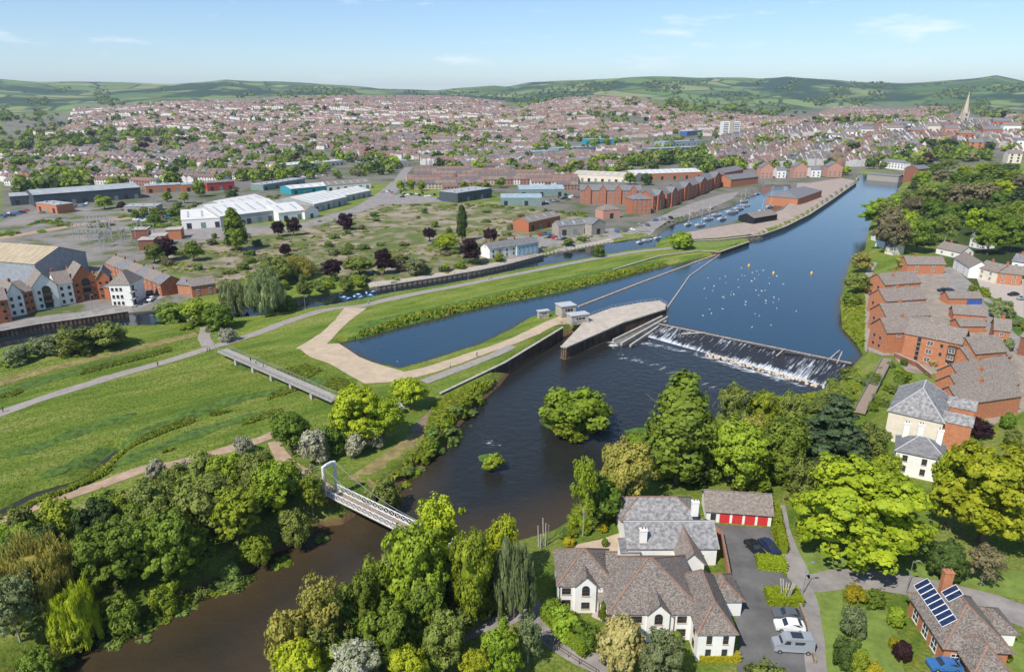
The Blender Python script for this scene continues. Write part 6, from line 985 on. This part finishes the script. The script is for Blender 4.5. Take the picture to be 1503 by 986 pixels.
rt=random.Random(21); KEEP=[]; FAR=[]
BLOCK=[np.array(p,float) for p in ([(0,325),(0,286),(215,282),(350,274),(480,262),(500,230),(610,238),(590,300),(330,345),(60,345)],[(1085,262),(1260,252),(1340,262),(1503,245),(1503,350),(1240,300),(1100,350),(900,350),(850,320),(840,262),(1030,250)],[(660,300),(850,298),(850,284),(730,270),(660,285)],[(770,236),(885,222),(1035,205),(1030,190),(950,200),(800,215)],[(950,230),(1025,226),(1025,205),(950,210)],[(400,225),(500,215),(500,232),(410,250)])]
ZONES=[ # outline in the photograph, street turn (deg), row spacing, gap share, name
 ([(585,262),(640,252),(850,262),(850,285),(740,272),(660,284),(585,280)],8,26,.10,'red brick terraces right of the long street',(1,1,2,0),(0,1,2,3)),
 ([(500,262),(560,252),(590,240),(585,262),(556,282),(540,276)],35,26,.15,'terraces left of the long street',(0,1,2,1),(0,2,4)),
 ([(610,236),(770,222),(960,232),(850,258),(640,250)],10,27,.15,'terraces behind the quay warehouses',(0,2,1,3),(0,1,2,4)),
 ([(0,282),(0,228),(200,222),(420,228),(400,262),(215,275)],-14,28,.2,'terraces behind the industrial estate',(0,3,0,2,1),(0,1,2,4)),
 ([(420,228),(520,205),(600,205),(610,236),(500,228)],-8,27,.18,'terraces above the retail shed',(0,3,2,1),(0,1,2)),
 ([(60,225),(200,212),(420,205),(600,196),(760,190),(960,200),(960,226),(770,220),(610,232),(420,226)],4,27,.2,'',(0,3,2,1),(0,1,2,3)),
 ([(0,205),(100,190),(110,163),(250,152),(360,150),(480,143),(640,142),(740,152),(760,188),(600,196),(420,204),(200,210)],-10,28,.25,'',(0,3,2,0,1),(0,1,2,3,5)),
 ([(760,190),(740,165),(830,146),(930,145),(1000,165),(1180,178),(1180,200),(960,200)],12,29,.3,'',(0,3,2,1),(0,1,3,5)),
 ([(1030,232),(1060,205),(1180,190),(1400,180),(1503,185),(1503,232),(1400,218),(1340,238),(1260,245),(1090,250)],20,30,.25,'city centre',(0,3,0,2,1),(2,4,0,1)),
 ([(1180,178),(1230,158),(1390,158),(1400,178)],5,30,.35,'',(0,2,1),(1,5,3)),
 ([(1400,180),(1503,170),(1503,186)],5,30,.35,'',(0,2,1),(1,3))]
for (pz,deg,spc,gap,nm,ws,rs_) in ZONES:
    pl=np.array(pz,float); wp=np.array([G(*q)[:2] for q in pz]); c=wp.mean(0); ext=np.max(np.hypot(*(wp-c).T))*1.05; a=math.radians(deg); u=np.array([math.cos(a),math.sin(a)]); v=np.array([-u[1],u[0]])
    rows=np.arange(-ext,ext,spc); s=np.arange(-ext,ext,6.3); RW,SS=np.meshgrid(rows,s,indexing='ij'); X=c[0]+SS*u[0]+RW*v[0]; Y=c[1]+SS*u[1]+RW*v[1]; rn=RNG.random(X.shape); blockn=vnoise(SS,RW*1.7+deg*50,55,31); okb=(blockn>gap*.8)&(rn>.04)&(vnoise(X,Y,130,17)>gap*.75)
    Y=np.where(Y<50,50,Y); Z=landf(X,Y); zc=Y*CP+(CAM_H-Z)*SP; px=751.5+FPX*X/zc; py=493+FPX*((CAM_H-Z)*CP-Y*SP)/zc
    ok=okb&(sdf(pl,px.ravel(),py.ravel()).reshape(px.shape)>0)
    for bpoly in BLOCK: ok&=sdf(bpoly,px.ravel(),py.ravel()).reshape(px.shape)<2
    for i,j in np.argwhere(ok):
        blk=int(SS[i,j]//38)*7+int(i)*13; wi=ws[(blk)%len(ws)] if rt.random()<.75 else rt.choice(ws); ri=rs_[(blk*3)%len(rs_)] if rt.random()<.8 else rt.choice(rs_)
        (KEEP if nm and nm!='city centre' else FAR).append((X[i,j],Y[i,j],Z[i,j],a+(math.pi/2 if (blk%7==0) else 0),wi,ri,nm or 'far'))
KEEP.sort(key=lambda q:math.hypot(q[0],q[1])); FAR+=KEEP[300:]; KEEP=KEEP[:300]
WNM=['cream rendered','red brick','buff','white rendered','dark brick']; RNM=['brown','reddish','grey','tan','pale grey','orange']
for (x,y,z,a,wi,ri,nm) in KEEP: place_house(x,y,z,a,wi,ri,f'{WNM[wi]} house with {RNM[ri]} roof in the {nm}',f'{nm} {WNM[wi]} {RNM[ri]}')
def far_houses(lst,name,label,scale=1.0):
    V=[];F=[];M=[]; base=np.array([(0,0,-3),(6.2,0,-3),(6.2,8.5,-3),(0,8.5,-3),(0,0,5),(6.2,0,5),(6.2,8.5,5),(0,8.5,5),(0,4.25,7.9),(6.2,4.25,7.9)],float); k=0
    for (x,y,z,a,wi,ri,nm) in lst:
        s=scale*rt.uniform(.9,1.25); hz=rt.uniform(.85,1.2)*(1.5 if nm=='city centre' else 1); ca,sa=math.cos(a),math.sin(a); p=base*np.array([s,s,hz]); V.append(np.column_stack([x+p[:,0]*ca-p[:,1]*sa,y+p[:,0]*sa+p[:,1]*ca,z+p[:,2]]))
        F+=[(k,k+1,k+5,k+4),(k+1,k+2,k+6,k+5),(k+2,k+3,k+7,k+6),(k+3,k,k+4,k+7),(k+4,k+5,k+9,k+8),(k+6,k+7,k+8,k+9),(k+4,k+8,k+7,k+7),(k+5,k+6,k+9,k+9)]; M+=[wi]*4+[5+ri]*2+[wi]*2; k+=10
    me=bpy.data.meshes.new(name); me.from_pydata([tuple(p) for p in np.vstack(V)],[],[f if f[2]!=f[3] else f[:3] for f in F])
    for m in WF+RF: me.materials.append(m)
    me.polygons.foreach_set('material_index',np.array(M,np.int32)); me.update(); return stuff(link(name,me),label,'houses')
far_houses(FAR,'distant_houses','distant rows of houses covering the valley and hillsides')
# bigger blocks in the city centre
for i,(x,y,w,hh,wm) in enumerate([(1235,205,22,12,WHITE),(1262,203,18,14,CREAM),(1300,200,24,13,WHITE),(1335,205,20,14,BRICK),(1360,200,18,16,CREAM),(1385,203,20,15,PINK),(1405,210,24,14,BRICK),(1440,205,26,15,BRICK),(1470,200,26,16,WHITE),(1490,222,24,14,WHITE),(1150,222,40,8,BRICK),(1195,216,24,9,WHITE),(1215,210,16,12,WHITE),(1330,222,18,10,BRICKO),(1478,240,20,12,CREAM),(1310,192,30,12,WHITE),(1255,192,26,11,WHITE),(1455,190,26,14,BRICK),(1120,210,26,9,BRICK),(1420,222,22,12,BRICKO)]): bld('city_building',f'{ {WHITE:"white",CREAM:"cream",BRICK:"red brick",PINK:"pink",BRICKO:"orange brick"}[wm]} city block '+['left of the river head','beside the river head','with wide front in the centre','right of the wide white front','below the spire','just left of the spire foot','just right of the spire foot','in the eastern centre','at the far right of the centre','above the hillside wood at the right','long and low near the tower block','beside the long low one','left of the wide white front','among trees above the quay','at the right edge above the wood','in the back row of the centre','in the back row left','in the back row right of the spire','behind the basin','in front of the spire'][i],'building',(x,y),(x+w,y),16,hh,hh+4,'gable' if i%3 else 'hip',wm,SLATE if i%2 else TILEG,wins=(7,(2,5.5,9) if hh>11 else (2,5),2.2,2.2),fr=FRD)
# ---- distant trees ----
def tuft_proto(seed,n):
    rng=np.random.default_rng(seed); c=[(0,0,.55,.36,.36,.40)]+[(math.cos(a)*.25,math.sin(a)*.25,.35+.3*rng.random(),.24,.24,.26) for a in (0,1.3,2.5,3.8,5)]; C=[];N=[]
    for l in c: d=rng.normal(size=(n//6,3)); d/=np.linalg.norm(d,axis=1)[:,None]; C.append(np.array(l[:3])+d*np.array(l[3:])*rng.uniform(.75,1.05,(len(d),1))); N.append(d+rng.normal(size=d.shape)*.3)
    N=np.vstack(N); return quads(np.vstack(C),N/np.linalg.norm(N,axis=1)[:,None],.105,rng)
TP=[tuft_proto(i,84) for i in range(4)]
def far_trees(pts,name,label):
    V=[];M=[]
    for (x,y,z,hh,w,mi) in pts:
        p=TP[rt.randrange(4)]; a=rt.uniform(0,6.28); ca,sa=math.cos(a)*w,math.sin(a)*w; V.append(np.column_stack([x+p[:,0]*ca-p[:,1]*sa,y+p[:,0]*sa+p[:,1]*ca,z-.5+p[:,2]*hh])); M.append(np.full(len(p)//4,mi))
    V=np.vstack(V); return stuff(link(name,npmesh(name,V,np.arange(len(V)).reshape(-1,4),[LM[k] for k in FL],np.concatenate(M))),label,'trees')
FL=['green','dark','olive','fresh','copper','brown']
def sample_px(poly,n,clump=None):
    pl=np.array(poly,float); lo,hi=pl.min(0),pl.max(0); out=[]
    while len(out)<n:
        x=RNG.uniform(lo[0],hi[0],4*n); y=RNG.uniform(lo[1],hi[1],4*n); k=sdf(pl,x,y)>0
        if clump is not None: k&=vnoise(x,y*3.2,clump,41)>.56
        out+=list(zip(x[k],y[k]))
    return out[:n]
def to_pts(px,hm=(8,15),wts=(5,2.2,2.5,1.6,.35,.5)):
    o=[]; w=np.array(wts)/sum(wts)
    for x,y in px:
        p=G(x,y)
        if p[1]<300: continue
        hh=rt.uniform(*hm); o.append((p[0],p[1],p[2],hh,hh*rt.uniform(.9,1.35),int(RNG.choice(6,p=w))))
    return o
TOWN=[(0,280),(0,175),(110,162),(250,152),(480,144),(640,143),(760,152),(900,146),(1180,165),(1503,165),(1503,235),(1340,240),(1260,244),(1060,255),(850,262),(640,250),(500,262),(215,276)]
mid=to_pts(sample_px(TOWN,1250,26)+sample_px(TOWN,750)); far=to_pts(sample_px([(0,180),(0,140),(120,128),(330,124),(520,130),(640,136),(740,132),(900,120),(1150,118),(1503,124),(1503,180),(1200,172),(1000,160),(800,150),(640,142),(400,142),(250,150),(100,164)],1500,30),(9,16))
belt=to_pts(sample_px([(0,208),(60,196),(300,196),(420,205),(400,212),(200,216),(0,222)],90)+sample_px([(600,196),(660,186),(700,188),(690,200),(620,204)],40)+sample_px([(860,248),(1020,240),(1060,225),(1160,215),(1120,205),(1000,228),(880,240)],110)+sample_px([(740,150),(800,130),(870,128),(860,142),(790,152)],120)+sample_px([(950,160),(1010,138),(1120,148),(1180,160),(1100,175),(1000,178)],150)+sample_px([(1200,178),(1380,172),(1400,180),(1330,186),(1200,188)],70)+sample_px([(400,148),(440,128),(520,132),(530,142),(450,152)],90)+sample_px([(1030,250),(1070,240),(1100,252)],16)+sample_px([(1280,230),(1340,215),(1420,215),(1420,235),(1340,246),(1270,250)],70)+sample_px([(0,285),(60,262),(130,255),(130,275),(30,290)],36),(9,17))
far_trees(mid+far+belt,'distant_trees','scattered trees between the distant houses and on the hills')
ws_=[(p[0],p[1],p[2]-.3,rt.uniform(.6,1.9),rt.uniform(2,5.5),int(RNG.choice([0,2,2,3,5]))) for p in (G(*q) for q in sample_px(WASTE,900,34)+sample_px(WASTE,420))]; far_trees(ws_,'waste_ground_undergrowth','low rough undergrowth covering the waste ground')['category']='undergrowth'
id_=[(p[0],p[1],p[2]-.3,rt.uniform(1,3),rt.uniform(3,7),int(RNG.choice([0,2,2,3]))) for p in (G(*q) for q in sample_px([(0,345),(60,325),(230,305),(330,300),(420,285),(400,300),(250,335),(110,335),(0,352)],320,20)+sample_px([(600,300),(860,312),(860,320),(720,300),(560,304)],60))]; far_trees(id_,'railway_undergrowth','rough bushes along the railway land')['category']='undergrowth'
# nearer town trees, one by one
for i,(x,y,w,hh,l) in enumerate([(588,272,14,9,'fresh'),(603,270,14,9,'fresh'),(618,272,15,9,'fresh'),(682,273,14,8,'fresh'),(700,275,16,8,'green'),(715,274,14,8,'green'),(735,268,16,9,'green'),(870,250,20,10,'green'),(910,250,22,11,'olive'),(950,262,20,11,'dark'),(925,262,20,11,'green'),(152,297,26,9,'fresh'),(178,302,14,6,'copper'),(245,288,16,8,'fresh'),(292,275,22,14,'green'),(270,290,16,8,'fresh'),(340,285,22,8,'dark'),(30,240,36,14,'green'),(75,262,26,12,'green'),(105,258,30,13,'fresh'),(328,240,22,11,'dark'),(252,252,22,11,'green'),(410,245,22,9,'olive'),(398,258,18,8,'dark'),(1242,250,18,10,'fresh'),(1465,250,30,12,'green'),(1290,222,34,12,'olive'),(1360,212,34,15,'dark'),(1395,212,30,15,'dark'),(1250,215,24,12,'green'),(1222,225,20,10,'green'),(632,188,30,14,'fresh'),(212,215,20,13,'copper'),(240,212,18,13,'copper'),(265,205,20,13,'dark')]):
    T(x,y,w,hh,'small',l,f'{LEAFNAME[l]} town tree '+['left of three by the long street car park','middle of three by the long street car park','right of three by the long street car park','left of the row before the brick terraces','second of the row before the brick terraces','third of the row before the brick terraces','right of the row before the brick terraces','left behind the long gabled flats','right behind the long gabled flats','darkest behind the buff warehouse','next to the buff warehouse','in front of the long dark unit','small beside the long dark unit','left of the red brick factory','tall in front of the red factory','below the red brick factory','right of the red painted factory','large at the left edge behind the estate','left of the pair behind the dark unit','right of the pair behind the dark unit','dark among the left terraces','among the left terraces','before the long retail shed','at the left end of the retail shed','at the quay head beside the pink gables','at the right edge above the wood','large above the far quay','dark left below the spire','dark right below the spire','left of the river head','above the pink gables','large among the middle terraces','left of the copper pair among the terraces','right of the copper pair among the terraces','dark right of the copper pair'][i])
# meadow tufts and bank reeds: uncounted grass
def tufts(name,label,polys,n,hm,leafset,w=.5,clump=None):
    rng=np.random.default_rng(len(name)); C=[];N=[];S=[]
    for poly,m in polys:
        pl=np.array([G(*q)[:2] for q in poly]); lo,hi=pl.min(0),pl.max(0); x=rng.uniform(lo[0],hi[0],m*6); y=rng.uniform(lo[1],hi[1],m*6); k=(sdf(pl,x,y)>0)&(sdf(UP,x,y)<-.3)&(sdf(LOW,x,y)<-.8)
        if clump: k&=vnoise(x,y,clump,77)>.5
        x,y=x[k][:m],y[k][:m]; z=h(x,y); hh=rng.uniform(*hm,len(x)); 
        for s in range(3): a=rng.uniform(0,6.28,len(x)); u=np.column_stack([np.cos(a),np.sin(a),np.zeros(len(x))])*w*hh[:,None]; ln=np.column_stack([rng.normal(size=len(x))*.3,rng.normal(size=len(x))*.3,np.ones(len(x))])*hh[:,None]; b0=np.column_stack([x,y,z-.03]); C.append(np.stack([b0-u,b0+u,b0+u*.7+ln,b0-u*.6+ln*.9],1).reshape(-1,3))
    V=np.vstack(C); mi=rng.integers(0,len(leafset),len(V)//4); return stuff(link(name,npmesh(name,V,np.arange(len(V)).reshape(-1,4),[LM[k] for k in leafset],mi)),label,'grass')
tufts('meadow_grass','rough tufts of meadow grass on the flood plain',[([(-20,620),(300,520),(480,590),(470,640),(330,655),(150,700),(-20,755)],14000),([(-20,600),(0,545),(300,478),(300,508),(100,565)],6000),([(330,515),(440,515),(530,570),(480,585)],4000)],0,(.08,.20),['blade'],.6)
tufts('sedge_bands','dark bands of sedge and rushes across the meadow',[([(170,660),(240,626),(300,604),(450,562),(455,568),(310,612),(245,634),(176,664)],3800),([(150,694),(250,652),(330,624),(412,600),(414,606),(335,632),(255,660),(152,698)],3000),([(-20,588),(60,560),(150,535),(250,510),(252,515),(150,542),(60,568),(-20,596)],3600),([(450,535),(500,555),(530,566),(500,575),(440,555),(400,545)],2200),([(0,752),(60,722),(110,698),(150,672),(155,680),(115,708),(65,730),(0,760)],1500)],0,(.25,.6),['fresh','bush'],.7,7)
tufts('bank_reeds','tall reeds and rank grass along the river banks',[([(505,503),(588,482),(745,445),(900,412),(980,392),(980,384),(892,400),(745,430),(588,466),(520,490)],6000),([(640,590),(745,540),(738,560),(668,632),(560,725),(530,745),(545,715),(620,650)],4000),([(40,985),(200,915),(385,825),(520,755),(500,750),(380,810),(200,898),(30,970)],4500),([(1236,430),(1268,425),(1268,515),(1240,490)],2200),([(1225,570),(1260,540),(1260,590),(1200,600),(1120,612),(1120,595)],2400),([(-20,770),(110,712),(150,690),(175,655),(182,660),(150,700),(110,718)],900)],0,(.35,.95),['fresh','lime','gold'],.8)
# ---------------- air ----------------
hz=MB(); hz.box(-12500,12500,-300,15000,-6,420); o=hz.obj('haze',[]); mh=bpy.data.materials.new('haze_air'); mh.use_nodes=True; tt=mh.node_tree; tt.nodes.remove(tt.nodes['Principled BSDF']); pv=tt.nodes.new('ShaderNodeVolumePrincipled'); pv.inputs['Color'].default_value=(.66,.80,1,1); pv.inputs['Density'].default_value=7e-5; pv.inputs['Anisotropy'].default_value=.2; tt.links.new(pv.outputs[0],tt.nodes['Material Output'].inputs['Volume']); o.data.materials.append(mh); stuff(o,'pale summer haze in the air over the valley','haze')
